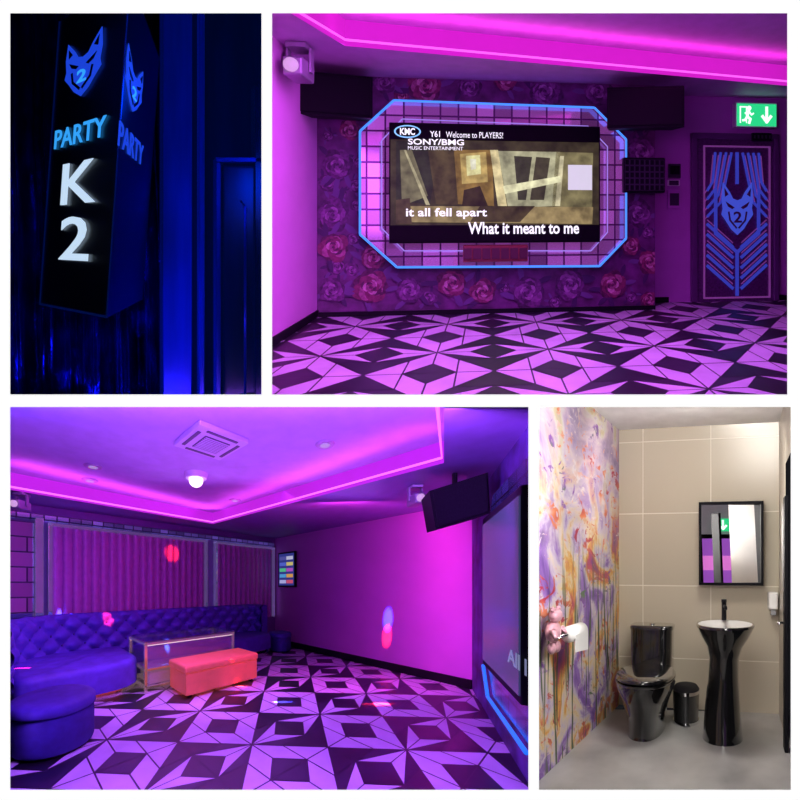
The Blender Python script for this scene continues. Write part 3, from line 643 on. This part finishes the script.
c=MB(); c.pillow(rpoly([(-.92,-.28),(-.92,-1.0),(-3.78,-1.0),(-3.78,-.28)],[.05,.25,.05,.05]),.16,.47,.07,vel2); sofa.part('seat',c,'indigo seat cushion')
c=MB(); c.pillow(rpoly([(-3.8,-.28),(-3.8,-1.55),(-5.2,-1.65),(-5.2,-.28)],[.02,.5,.3,.3]),.16,.50,.08,vel); sofa.part('seat',c,'deep rounded end seat')
c=MB(); c.pillow(rpoly([(-.98,-.3),(-.98,-.95),(-3.75,-.95),(-3.85,-1.45),(-5.1,-1.55),(-5.1,-.3)],[.02,.2,.02,.45,.2,.2]),.0,.17,.01,chrome); sofa.part('plinth',c,'polished metal plinth')
def stool(u,v,r,hh,label):
    t=Thing('stool',label,'stool',Fr(C_,C_.atz(u,v)),(0,0,0),'round velvet stools')
    c=MB(); c.loft([(0,0,0,r*.9,r*.9),(0,0,.03,r*.9,r*.9)],black,32); t.part('base',c,'dark base ring')
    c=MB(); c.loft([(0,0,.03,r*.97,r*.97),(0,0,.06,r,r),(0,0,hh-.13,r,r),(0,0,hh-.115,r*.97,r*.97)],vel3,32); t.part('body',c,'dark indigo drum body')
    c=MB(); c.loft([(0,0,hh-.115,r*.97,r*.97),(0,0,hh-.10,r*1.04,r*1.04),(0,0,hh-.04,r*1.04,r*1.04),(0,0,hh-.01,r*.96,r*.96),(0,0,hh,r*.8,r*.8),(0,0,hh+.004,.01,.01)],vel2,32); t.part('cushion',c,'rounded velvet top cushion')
stool(54,744,.33,.47,'large round indigo velvet stool by the sofa end'); stool(280,650.5,.25,.43,'small round indigo velvet stool beside the sofa')
tf=Fr(C_,Vector((-1.72,4.15,0)),exL)
t=Thing('coffee_table','glass topped coffee table with metal frame and lower shelf','coffee table',tf,(.75,.35,0))
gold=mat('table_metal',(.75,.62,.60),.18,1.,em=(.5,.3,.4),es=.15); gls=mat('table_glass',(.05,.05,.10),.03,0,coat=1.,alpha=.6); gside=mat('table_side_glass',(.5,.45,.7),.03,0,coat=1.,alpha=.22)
c=MB()
for z in(.05,.30,.66):
    c.box(0,1.5,0,.035,z,z+.03,gold);c.box(0,1.5,.665,.70,z,z+.03,gold);c.box(0,.035,0,.7,z,z+.03,gold);c.box(1.465,1.5,0,.7,z,z+.03,gold)
t.part('frame',c,'polished metal frame rails')
for xx in(0,1.46):
    for yy in(0,.66): c=MB(); c.box(xx,xx+.04,yy,yy+.04,0,.70,gold,.004); t.part('leg',c)
c=MB(); c.box(-.01,1.51,-.01,.71,.70,.72,gls,.004); t.part('tabletop',c,'dark glossy glass top')
c=MB(); c.box(.03,1.47,.01,.018,.08,.66,gside); c.box(.01,.018,.03,.67,.08,.66,gside); c.box(1.482,1.49,.03,.67,.08,.66,gside); t.part('side_glass',c,'clear glass side panes')
c=MB(); c.box(.04,1.46,.04,.66,.31,.325,mat('table_shelf',(.75,.62,.65),.15)); t.part('shelf',c)
c=MB(); c.box(.04,1.46,.035,.045,.64,.655,em('table_edge_light',(1.,.75,.8),1.3)); c.box(.035,.045,.04,.66,.64,.655,MATS['table_edge_light']); t.part('edge_light',c,'lit strip under the tabletop')
c=MB(); c.box(.1,1.4,.1,.6,.07,.24,mat('table_inner_glow',(.8,.65,.65),.3,.2,em=(.8,.5,.55),es=.12),.02); t.part('drawer_box',c)  # faint glow put into the box so it looks lit
of=Fr(C_,C_.atz(186,700),exL)
t=Thing('ottoman','salmon red leather storage ottoman in front of the table','ottoman',of,(.6,.27,0)); om=mat('ottoman_salmon_glow',(.78,.19,.11),.55,nscale=8,em=(.9,.13,.06),es=.22,spec=.3)  # leather glows faintly to lift its orange, no lamp inside
c=MB(); c.box(.0,1.2,.0,.52,.04,.34,om,.02); t.part('body',c); c=MB(); c.box(-.015,1.215,-.015,.535,.335,.44,om,.035,3); t.part('cushion',c,'padded lid cushion')
for xx in(.06,1.1):
    for yy in(.06,.42): c=MB(); c.box(xx,xx+.05,yy,yy+.05,0,.05,black); t.part('leg',c,'short black foot')
x0,x1,z0,z1=bx(PW,279,552,296,587,-.03)
t=Thing('song_selection_screen','portrait touch screen showing coloured tiles on the wall','screen',PW,((x0+x1)/2,0,z0))
c=MB(); c.box(x0,x1,-.06,0,z0,z1,black,.01); t.part('bezel',c)
cols=[(.5,.5,.9),(.7,.1,.2),(.1,.4,.8),(.8,.4,.1),(.1,.6,.3),(.5,.1,.6),(.1,.15,.7),(.7,.6,.2),(.1,.1,.4),(.6,.6,.8)]
c=MB(); c.box(x0+.04,x1-.04,-.064,-.06,z0+.04,z1-.04,em('tablet_bg',(.03,.04,.25),.8))
k=0
for j in range(5):
    for i in range(2):
        a=x0+.06+(x1-x0-.12)*i/2; z=z0+.07+(z1-z0-.14)*j/5; c.box(a+.01,a+(x1-x0-.12)/2-.01,-.068,-.064,z+.02,z+(z1-z0-.14)/5-.04,em('tablet_%d'%k,cols[k],.7)); k+=1
t.part('display',c,'glowing display with colour tiles')
SPF=Fr(C_,Vector((1.98,3.2,2.36)),(1,-.25,0))
t=Thing('loudspeaker','large black loudspeaker hung near the ceiling above the screen','speaker',SPF)
c=MB(); c.hexa([(-.24,-.22,-.30),(.24,-.22,-.16),(.22,.2,-.14),(-.22,.2,-.26),(-.30,-.22,.10),(.22,-.22,.24),(.20,.2,.24),(-.28,.2,.12)],black); t.part('cabinet',c)
c=MB(); c.hexa([(-.22,-.235,-.27),(.22,-.235,-.14),(.22,-.22,-.14),(-.22,-.22,-.27),(-.27,-.235,.08),(.20,-.235,.21),(.20,-.22,.21),(-.27,-.22,.08)],grl); t.part('grille',c)
c=MB(); c.cyl(0,0,.15,.33,.025,black,12); t.part('bracket',c,'ceiling mounting pole')
xa=SW.hit(484,600,-.15)[0]
t=Thing('projection_screen','large wall television seen edge-on with lyrics','television',SW,(xa,0,1))
scr=mat('screen_dim',(.03,.03,.07),.25,em=(.045,.05,.13),es=.8,nscale=2,namt=.6)
c=MB(); c.box(xa,SL,-.16,-.105,.72,2.15,black,.01); t.part('frame',c); c=MB(); c.box(xa+.05,SL,-.17,-.16,.78,2.08,scr); t.part('screen',c,'dim glowing screen')
lt=em('lyric_grey',(.22,.26,.4),.7)
x1=SW.hit(508,655,-.17)[0]; x2=SW.hit(527,665,-.17)[0]; c=MB(); c.text('All I',x1,x2,.95,1.05,-.171,lt,.003,.01); t.part('caption',c,'on-screen text')
t2=Thing('mirrored_tv_surround','mirrored tile surround edged with blue LED tube around the screen','wall frame',SW,(xa,0,.5))
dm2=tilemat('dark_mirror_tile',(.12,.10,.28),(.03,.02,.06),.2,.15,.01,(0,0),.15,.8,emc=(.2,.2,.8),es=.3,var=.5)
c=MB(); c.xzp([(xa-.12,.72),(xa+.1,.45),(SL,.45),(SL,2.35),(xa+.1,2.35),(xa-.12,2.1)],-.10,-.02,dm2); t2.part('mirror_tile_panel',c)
c=MB(); c.rods([(SL,-.13,.42),(xa+.05,-.13,.42),(xa-.15,-.13,.68)],.016,em('led_tube_deep',(.02,.18,1.),1.),8)
t2.part('led_tube',c,'glowing blue LED tube')
area('lounge_room_fill',C_.M@Vector((-.2,2.0,2.2)),(0,1,-.25),3.0,1.2,(.42,.11,1.),265)  # unseen fill added near the opening to brighten the lounge
area('lounge_cove_lamp',C_.M@Vector((-.6,4.2,2.62)),(0,.1,-1),2.2,5.,(.50,.13,1.),170)
area('lounge_cove_uplight',C_.M@Vector((-.3,3.4,2.2)),(0,.1,1),3.,5.,(.55,.16,1.),38)
area('lounge_pink_wash',C_.M@Vector((1.,4.3,2.45)),(.35,1,-.5),.8,2.,(1.,.06,.66),75)
src=C_.M@(C_.atz(196,474,CT)+Vector((0,0,-.25)))
h1=PW.hit(387,636); spot('disco_beam_red',src,PW.w((h1[0],0,h1[1])),(1,.02,.02),24000,.065)
h2=PW.hit(388,619); spot('disco_beam_blue',src,PW.w((h2[0],0,h2[1])),(.01,.05,1),36000,.07)
def onp(F,u,v,y=-.08): a=F.hit(u,v,y); return F.A@Vector((a[0],y,a[1]))
for i,(pz,cc,pw_,an) in enumerate(((C_.atz(378,704),(1,.02,.04),26000,.10),(C_.atz(238,667,.3),(1,.03,.03),20000,.06),(C_.atz(283,702),(.1,.1,1),24000,.09),(onp(LW,110,615,-.4),(1,.03,.08),22000,.055),(C_.atz(22,668,.5),(1,.02,.15),22000,.06),(onp(LW,172,553),(1,.03,.03),11000,.05),(onp(LW,78,600,-.4),(.05,.1,1),22000,.05),(C_.atz(160,672,.2),(.1,.2,1),14000,.05))):
    spot('disco_beam_%d'%i,src,C_.M@pz,cc,pw_,an)
# ================================================================= BOTTOM RIGHT : washroom
D_=Room(665,560,360,1.5,(533.5,796,401,796))
G=Fr(D_,(0,0,0)); A1=D_.atz(619,705); B1=D_.atz(779,714); N1=D_.atz(541,779); HD=1.5+(560-430)*A1.y/360
BK=wallframe(D_,A1,B1); BL_=(B1-A1).length
wt_=tilemat('beige_wall_tile',(.50,.44,.345),(.74,.69,.59),.69,.735,.005,(0,0),.22,0)
x643=BK.hit(643,560)[0]; z513=BK.hit(680,513)[1]
wt_.node_tree.nodes['Mapping'].inputs['Location'].default_value=(-x643,-z513,0)
b=MB(); b.xz([(0,0),(BL_,0),(BL_,HD),(0,HD)],0,wt_); struct('wall_tiled',BK,b,'beige large format tiled wall','wall')
m=bpy.data.materials.new('watercolour_mural'); m.use_nodes=True; nt=m.node_tree;N=nt.nodes;L=nt.links; bs=N['Principled BSDF']; bs.inputs['Roughness'].default_value=.6
at=N.new('ShaderNodeAttribute'); at.attribute_name='lp'
def noise(sc_,st,det=6,dist=0.,off=0,rough=.6):
    mp=N.new('ShaderNodeMapping'); mp.inputs['Scale'].default_value=st; mp.inputs['Location'].default_value=(off,off,off); L.new(at.outputs['Vector'],mp.inputs['Vector'])
    n=N.new('ShaderNodeTexNoise'); n.inputs['Scale'].default_value=sc_; n.inputs['Detail'].default_value=det; n.inputs['Distortion'].default_value=dist; n.inputs['Roughness'].default_value=rough
    L.new(mp.outputs[0],n.inputs['Vector']); return n.outputs['Fac']
def ramp(src_,els):
    r=N.new('ShaderNodeValToRGB'); e=r.color_ramp.elements
    while len(e)>1: e.remove(e[0])
    e[0].position=els[0][0]; e[0].color=(*els[0][1],1)
    for p,c_ in els[1:]:
        k=e.new(p); k.color=(*c_,1)
    L.new(src_,r.inputs['Fac']); return r.outputs['Color']
def mix(f,a,b_):
    x_=N.new('ShaderNodeMix'); x_.data_type='RGBA'; L.new(f,x_.inputs['Factor']); L.new(a,x_.inputs['A']); L.new(b_,x_.inputs['B']); return x_.outputs['Result']
base=ramp(noise(1.8,(1,1,1),8,.6),[(.34,(.20,.14,.32)),(.43,(.42,.30,.50)),(.49,(.62,.46,.58)),(.54,(.66,.62,.60)),(.58,(.62,.52,.30)),(.66,(.30,.20,.46))])
strk=ramp(noise(2.4,(1.1,1,.7),9,.8,3),[(.33,(.12,.04,.28)),(.42,(.30,.15,.50)),(.48,(.60,.50,.62)),(.53,(.74,.60,.40)),(.57,(.74,.38,.07)),(.63,(.50,.07,.11)),(.70,(.22,.04,.24))])
sepz=N.new('ShaderNodeSeparateXYZ'); L.new(at.outputs['Vector'],sepz.inputs[0])
mr=N.new('ShaderNodeMapRange'); mr.inputs['From Min'].default_value=2.5; mr.inputs['From Max'].default_value=1.5; mr.inputs['To Min'].default_value=.1; mr.inputs['To Max'].default_value=1.; L.new(sepz.outputs['Z'],mr.inputs['Value'])
c1=mix(mr.outputs['Result'],base,strk)
fl=ramp(noise(6,(1,1,1),5,2.,7),[(.56,(0,0,0)),(.59,(1,1,1))])
spc=ramp(noise(2,(1,1,1),3,0,5),[(.38,(.42,.02,.07)),(.46,(.70,.20,.08)),(.53,(.72,.62,.64)),(.60,(.24,.06,.40)),(.66,(.12,.2,.10))])
c2=mix(fl,c1,spc)
stems=ramp(noise(5,(5,1,.22),2,.4,1),[(.42,(1,1,1)),(.45,(0,0,0))])
stc=N.new('ShaderNodeRGB'); stc.outputs[0].default_value=(.08,.11,.05,1)
mr2=N.new('ShaderNodeMapRange'); mr2.inputs['From Min'].default_value=1.8; mr2.inputs['From Max'].default_value=1.0; L.new(sepz.outputs['Z'],mr2.inputs['Value'])
ml=N.new('ShaderNodeMath'); ml.operation='MULTIPLY'; L.new(stems,ml.inputs[0]); L.new(mr2.outputs['Result'],ml.inputs[1])
c3=mix(ml.outputs[0],c2,stc.outputs[0]); L.new(c3,bs.inputs['Base Color']); MATS['mural']=m
ML=wallframe(D_,N1+(N1-A1)*.4,A1); mlen=((A1-N1)*1.4).length
b=MB(); b.xz([(0,0),(mlen,0),(mlen,HD),(0,HD)],0,m); struct('wall_mural',ML,b,'watercolour floral mural wall','wall')
fmrb=mat('grey_marble_floor',(.37,.365,.36),.35,nscale=2.6,namt=.28,bump=0)
b=MB(); b.poly([A1+Vector((-2.5,.0,0)),B1+Vector((1,0,0)),D_.atz(830,830),D_.atz(480,830)],fmrb); struct('floor_washroom',G,b,'mid grey marble floor','floor')
cw=mat('washroom_ceiling',(.8,.8,.82),.5)
b=MB(); b.poly([(-3,A1.y+.1,HD),(3,A1.y+.1,HD),(3,1.6,HD),(-3,1.6,HD)],cw); struct('ceiling_washroom',G,b,'plain white ceiling','ceiling')
D2=Room(665,560,360,1.5,(533.5,1500,402,1500))
R1=D_.atz(794,775); RGT=wallframe(D_,B1,R1); rl=(R1-B1).length
bgw=mat('right_wall',(.46,.42,.35),.3)
b=MB(); b.xz([(0,0),(rl*.52,0),(rl*.52,HD),(0,HD)],0,bgw); b.xz([(rl*.52,2.3),(rl*1.6,2.3),(rl*1.6,HD),(rl*.52,HD)],0,bgw); struct('wall_entrance',RGT,b,'beige wall beside the entrance','wall')
x0=rl*.62
t=Thing('door_3','black door leaf edge at the washroom entrance','door',RGT,(x0,0,0),kind='structure')
c=MB(); c.box(x0,x0+.10,-.03,.0,0,2.0,black,.005); t.part('door_frame',c); c=MB(); c.tube([(x0+.03,-.03,1.0),(x0+.03,-.07,1.0),(x0+.10,-.07,1.0)],.01,chrome); t.part('door_handle',c,'chrome lever handle')
PG=Fr(D2,Vector((2.9,1.95,0)),(-1,.0,0))
b=MB(); b.xz([(0,0),(2.,0),(2.,2.3),(0,2.3)],0,mat('passage_wall_glow',(.3,.27,.3),.5,em=(.10,.09,.10),es=1.)); struct('wall_passage',PG,b,'dim wall outside the washroom entrance','wall')  # wall brightness put in as emission, no lamp lights this passage
t=Thing('door_4','doorway with an emissive panel for the purple lit lounge beyond','door',PG,(1.2,0,0),kind='structure')
c=MB(); c.box(.75,.81,-.05,0,0,1.75,black); c.box(1.6,1.66,-.05,0,0,1.75,black); c.box(.75,1.66,-.05,0,1.69,1.75,black); t.part('door_frame',c,'black door frame')
c=MB(); c.box(.81,1.6,-.02,0,0,1.69,em('painted_lounge_glow',(.32,.08,.50),.9)); c.box(.81,1.6,-.03,-.02,1.25,1.45,em('painted_lounge_glow_pink',(.8,.2,.7),.9)); c.box(1.1,1.15,-.03,-.02,0,1.2,black); t.part('opening',c,'emissive purple panel standing in for the lit lounge')  # light of the room beyond is painted as glowing panels
c2,c3,c4=MB(),MB(),MB(); e=Thing('exit_sign','green exit sign above the purple lit doorway','sign',PG,(1.2,0,1.8)); exitface(c2,c3,c4,1.0,1.4,1.79,1.97,-.02); e.part('green_panel',c2,'glowing green panel'); e.part('running_figure',c3,'white running figure'); e.part('arrow',c4,'white arrow')
# mirror
x0,x1,z0,z1=bx(BK,699,502,763,585,-.03)
t=Thing('wall_mirror','rectangular wall mirror with thin black frame','mirror',BK,((x0+x1)/2,0,z0))
c=MB(); fw=.025; c.box(x0,x0+fw,-.07,0,z0,z1,black,.003);c.box(x1-fw,x1,-.07,0,z0,z1,black,.003);c.box(x0,x1,-.07,0,z0,z0+fw,black,.003);c.box(x0,x1,-.07,0,z1-fw,z1,black,.003); t.part('frame',c,'thin black frame')
xm_,zm_=(x0+x1)/2,(z0+z1)/2; Mw=BK.w((xm_,-.035,zm_)); Tw=PG.w((1.18,0,1.62)); nn=((Tw-Mw).normalized()-(Mw).normalized()).normalized()
def gy(xx,zz):
    o=BK.w((xx,0,zz)); e1=BK.w((xx,1,zz))-o; return (Mw-o).dot(nn)/e1.dot(nn)
gp=[(x0+fw,z0+fw),(x1-fw,z0+fw),(x1-fw,z1-fw),(x0+fw,z1-fw)]; ys=[gy(*g_) for g_ in gp]; sh_=max(ys)+.004
c=MB(); c.add([(g_[0],y_-sh_,g_[1]) for g_,y_ in zip(gp,ys)]+[(g_[0],0,g_[1]) for g_ in gp],[[0,1,2,3],[7,6,5,4],[0,1,5,4],[1,2,6,5],[2,3,7,6],[3,0,4,7]],mirror); t.part('mirror_glass',c)
# toilet
tp=Vector(((655-665)/360*3.60,3.60,0)); TF=Fr(D_,tp,(1,-.17,0))
blc=mat('black_ceramic',(.008,.008,.009),.10,coat=.6,namt=0)
t=Thing('toilet','glossy black one-piece toilet against the tiled wall','toilet',TF,(0,-.35,0))
c=MB(); c.loft([(0,-.34,0,.165,.30),(0,-.34,.04,.16,.295),(0,-.35,.17,.175,.29),(0,-.36,.30,.215,.31),(0,-.365,.41,.255,.335),(0,-.365,.45,.255,.335)],blc,36,p=2.3); t.part('bowl',c)
c=MB(); c.loft([(0,-.42,.452,.255,.285),(0,-.42,.465,.262,.29),(0,-.42,.472,.262,.29)],blc,36,p=2.2); t.part('seat',c)
c=MB(); c.loft([(0,-.41,.475,.252,.278),(0,-.41,.49,.262,.29),(0,-.41,.515,.245,.27),(0,-.41,.528,.15,.18),(0,-.41,.530,.01,.01)],blc,36,p=2.2); t.part('lid',c,'curved glossy lid')
c=MB(); c.loft([(0,-.12,.30,.19,.12),(0,-.12,.55,.20,.11),(0,-.115,.84,.205,.10)],blc,36,p=5); t.part('tank',c)
c=MB(); c.loft([(0,-.115,.84,.212,.107),(0,-.115,.87,.212,.107),(0,-.115,.88,.20,.095)],blc,36,p=5); tl=t.part('tank_lid',c); c=MB(); c.cyl(0,-.115,.88,.89,.03,chrome,20); t.part('flush_button',c,'round chrome flush button')
bp=D_.atz(722.5,737.5); BF=Fr(D_,bp)
t=Thing('pedestal_basin','tall black conical pedestal washbasin with white bowl','washbasin',BF)
c=MB(); c.loft([(0,0,0,.17,.15),(0,0,.03,.165,.145),(0.0,0,.25,.150,.135),(0.006,0,.50,.130,.118),(.012,0,.68,.125,.115),(.018,0,.78,.155,.14),(.022,0,.86,.205,.18),(.022,0,.945,.24,.21)],blc,40,True,False); t.part('pedestal',c,'black flared pedestal')
c=MB(); wc=mat('white_ceramic',(.85,.85,.84),.2)
c.loft([(.022,0,.962,.228,.198),(.022,0,.955,.21,.18),(.022,0,.935,.17,.14),(.022,0,.915,.06,.05),(.022,0,.914,.005,.005)],wc,40,False,False); t.part('bowl',c,'white inner bowl')
c=MB(); c.loft([(.022,0,.94,.243,.213),(.022,0,.958,.243,.213),(.022,0,.963,.240,.210),(.022,0,.962,.228,.198)],blc,40,False,False); t.part('rim',c,'black rim')
f=Thing('faucet','matte black tall mixer tap on the basin','tap',BF,(.04,.17,.965))
c=MB(); c.cyl(.04,.165,.965,1.13,.022,black,16); c.tube([(.04,.165,1.09),(.03,.02,1.10),(.03,.01,1.08)],.014,black,10); f.part('spout',c); c=MB(); c.box(.032,.048,.13,.23,1.13,1.145,black,.003); c.cyl(.04,.165,1.125,1.15,.024,black,16); f.part('lever',c)
nf=Fr(D_,D_.atz(686,720.5)); t=Thing('pedal_bin','small round black and steel waste bin beside the toilet','bin',nf)
c=MB(); c.loft([(0,0,0,.12,.12),(0,0,.02,.115,.115),(0,0,.27,.125,.125)],mat('bin_dark',(.08,.08,.085),.25,.7),32); t.part('body',c)
c=MB(); c.loft([(0,0,.27,.13,.13),(0,0,.30,.13,.13)],chrome,32); t.part('band',c,'chrome top band'); c=MB(); c.loft([(0,0,.0,.127,.127),(0,0,.025,.125,.125)],chrome,32); t.part('band',c,'chrome base band'); c=MB(); c.loft([(0,0,.30,.125,.125),(0,0,.33,.105,.105),(0,0,.34,.05,.05)],black,32); t.part('lid',c,'black domed lid')
c=MB(); c.box(-.03,.03,-.165,-.115,.01,.02,chrome,.003); t.part('pedal',c)
px_,pz_=ML.hit(556,628,-.08); PH=ML.sub((px_,0,pz_))
pinkc=mat('pink_ceramic',(.62,.32,.40),.3); t=Thing('toilet_roll_holder','pink figurine shaped toilet roll holder on the mural wall','holder',PH)
c=MB(); c.sph((-.02,-.07,-.02),.06,pinkc,16,(1,.9,1.25)); c.sph((-.02,-.09,.09),.048,pinkc,16); c.sph((-.055,-.09,.135),.02,pinkc,10); c.sph((.015,-.09,.135),.02,pinkc,10); c.tube([(-.07,-.1,0),(-.09,-.14,-.05)],.018,pinkc); c.tube([(.03,-.1,0),(.06,-.14,-.04)],.018,pinkc); c.sph((-.05,-.08,-.13),.03,pinkc,10,(1,1,1.4)); c.sph((.01,-.08,-.13),.03,pinkc,10,(1,1,1.4)); t.part('figurine',c,'pink ceramic figurine')
c=MB(); c.tube([(-.08,-.15,-.05),(.25,-.15,-.05)],.008,chrome); c.tube([(0,-.15,-.05),(0,0,-.05)],.008,chrome); t.part('bar',c,'chrome roll bar')
c=MB(); c.tube([(.04,-.15,-.05),(.22,-.15,-.05)],.058,mat('paper_white',(.78,.77,.76),.8),24); c.xzp([(.04,-.05),(.22,-.05),(.22,-.19),(.04,-.17)],-.209,-.206,MATS['paper_white']); single('toilet_roll','white toilet paper roll on the holder','toilet roll',PH,c)
x0,x1,z0,z1=bx(BK,768,592,778,615,-.05)
t=Thing('soap_dispenser','small white wall soap dispenser','dispenser',BK,((x0+x1)/2,0,z0)); c=MB(); c.box(x0,x1,-.08,0,z0+.05,z1,wc,.015); t.part('body',c); c=MB(); c.box(x0+.02,x1-.02,-.07,-.02,z0,z0+.05,chrome,.004); t.part('nozzle',c)
area('washroom_ceiling_lamp',D_.M@Vector((.35,3.0,HD-.22)),(0,.35,-1),.5,.5,(1.,.95,.87),24)
area('washroom_front_fill',D_.M@Vector((.15,2.05,1.95)),(-.06,1,-.15),.8,.9,(1.,.96,.90),70)  # added front fill, faces inward and stays unseen
area('washroom_up_fill',D_.M@Vector((.3,2.6,1.9)),(0,.4,1),.7,.7,(1.,.97,.94),9)  # unseen upward fill added to lift the dim ceiling
# ================================================================= glowing borders and added light-blocking sheets between the rooms
WH=bpy.data.materials.new('glow_white_border'); WH.use_nodes=True; b_=WH.node_tree.nodes['Principled BSDF']; b_.inputs['Base Color'].default_value=(.8,.8,.8,1); b_.inputs['Emission Color'].default_value=(1,1,1,1); b_.inputs['Emission Strength'].default_value=1.; wh=WH  # border white comes from emission, no lamp lights it
core=mat('light_block_dark',(.02,.02,.025),.8)
WR=Room(400,400,F0,0,(-400,1300,-400,1300),False); WF=Fr(WR,(0,0,0)); Y0=5.0
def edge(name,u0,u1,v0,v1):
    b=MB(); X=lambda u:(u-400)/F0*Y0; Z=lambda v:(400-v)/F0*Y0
    b.box(X(u0),X(u1),Y0,Y0+.003,Z(v1),Z(v0),wh); struct(name,WF,b,'white border strip, brightness put in as its own glow','trim')
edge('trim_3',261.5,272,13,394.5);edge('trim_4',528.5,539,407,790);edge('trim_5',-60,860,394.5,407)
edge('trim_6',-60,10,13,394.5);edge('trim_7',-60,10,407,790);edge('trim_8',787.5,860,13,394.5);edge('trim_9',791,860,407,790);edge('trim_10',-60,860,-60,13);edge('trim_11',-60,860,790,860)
def sheet(name,p,q):
    b=MB(); Y1=28; a=lambda uv,y:Vector(((uv[0]-400)/F0*y,y,(400-uv[1])/F0*y))
    P=[a(p,Y0+.01),a(q,Y0+.01),a(q,Y1),a(p,Y1)]; n=(P[1]-P[0]).cross(P[3]-P[0]).normalized()*.008
    b.hexa([v-n for v in P]+[v+n for v in P],core); struct(name,WF,b,'unseen dark sheet added to keep room lights apart','wall')  # sheets added out of view to stop light crossing between rooms
sheet('wall_partition_upper',(266.5,0),(266.5,400.5));sheet('wall_partition_lower',(533.2,400.5),(533.2,800));sheet('wall_partition_middle',(0,400.5),(800,400.5))
sheet('wall_outer_left',(2,0),(2,800));sheet('wall_outer_right',(798,0),(798,400.5));sheet('wall_outer_top',(0,4),(800,4));sheet('wall_outer_bottom',(0,798),(800,798))
w=bpy.data.worlds.new('World'); sc.world=w; w.use_nodes=True; w.node_tree.nodes['Background'].inputs[0].default_value=(.01,.01,.012,1); w.node_tree.nodes['Background'].inputs[1].default_value=1.
cam=bpy.data.cameras.new('Camera'); cam.sensor_width=36; cam.lens=36*F0/800; cam.clip_end=200
co=bpy.data.objects.new('Camera',cam); co.location=(0,0,0); co.rotation_euler=(math.radians(90),0,0); COL.objects.link(co); sc.camera=co
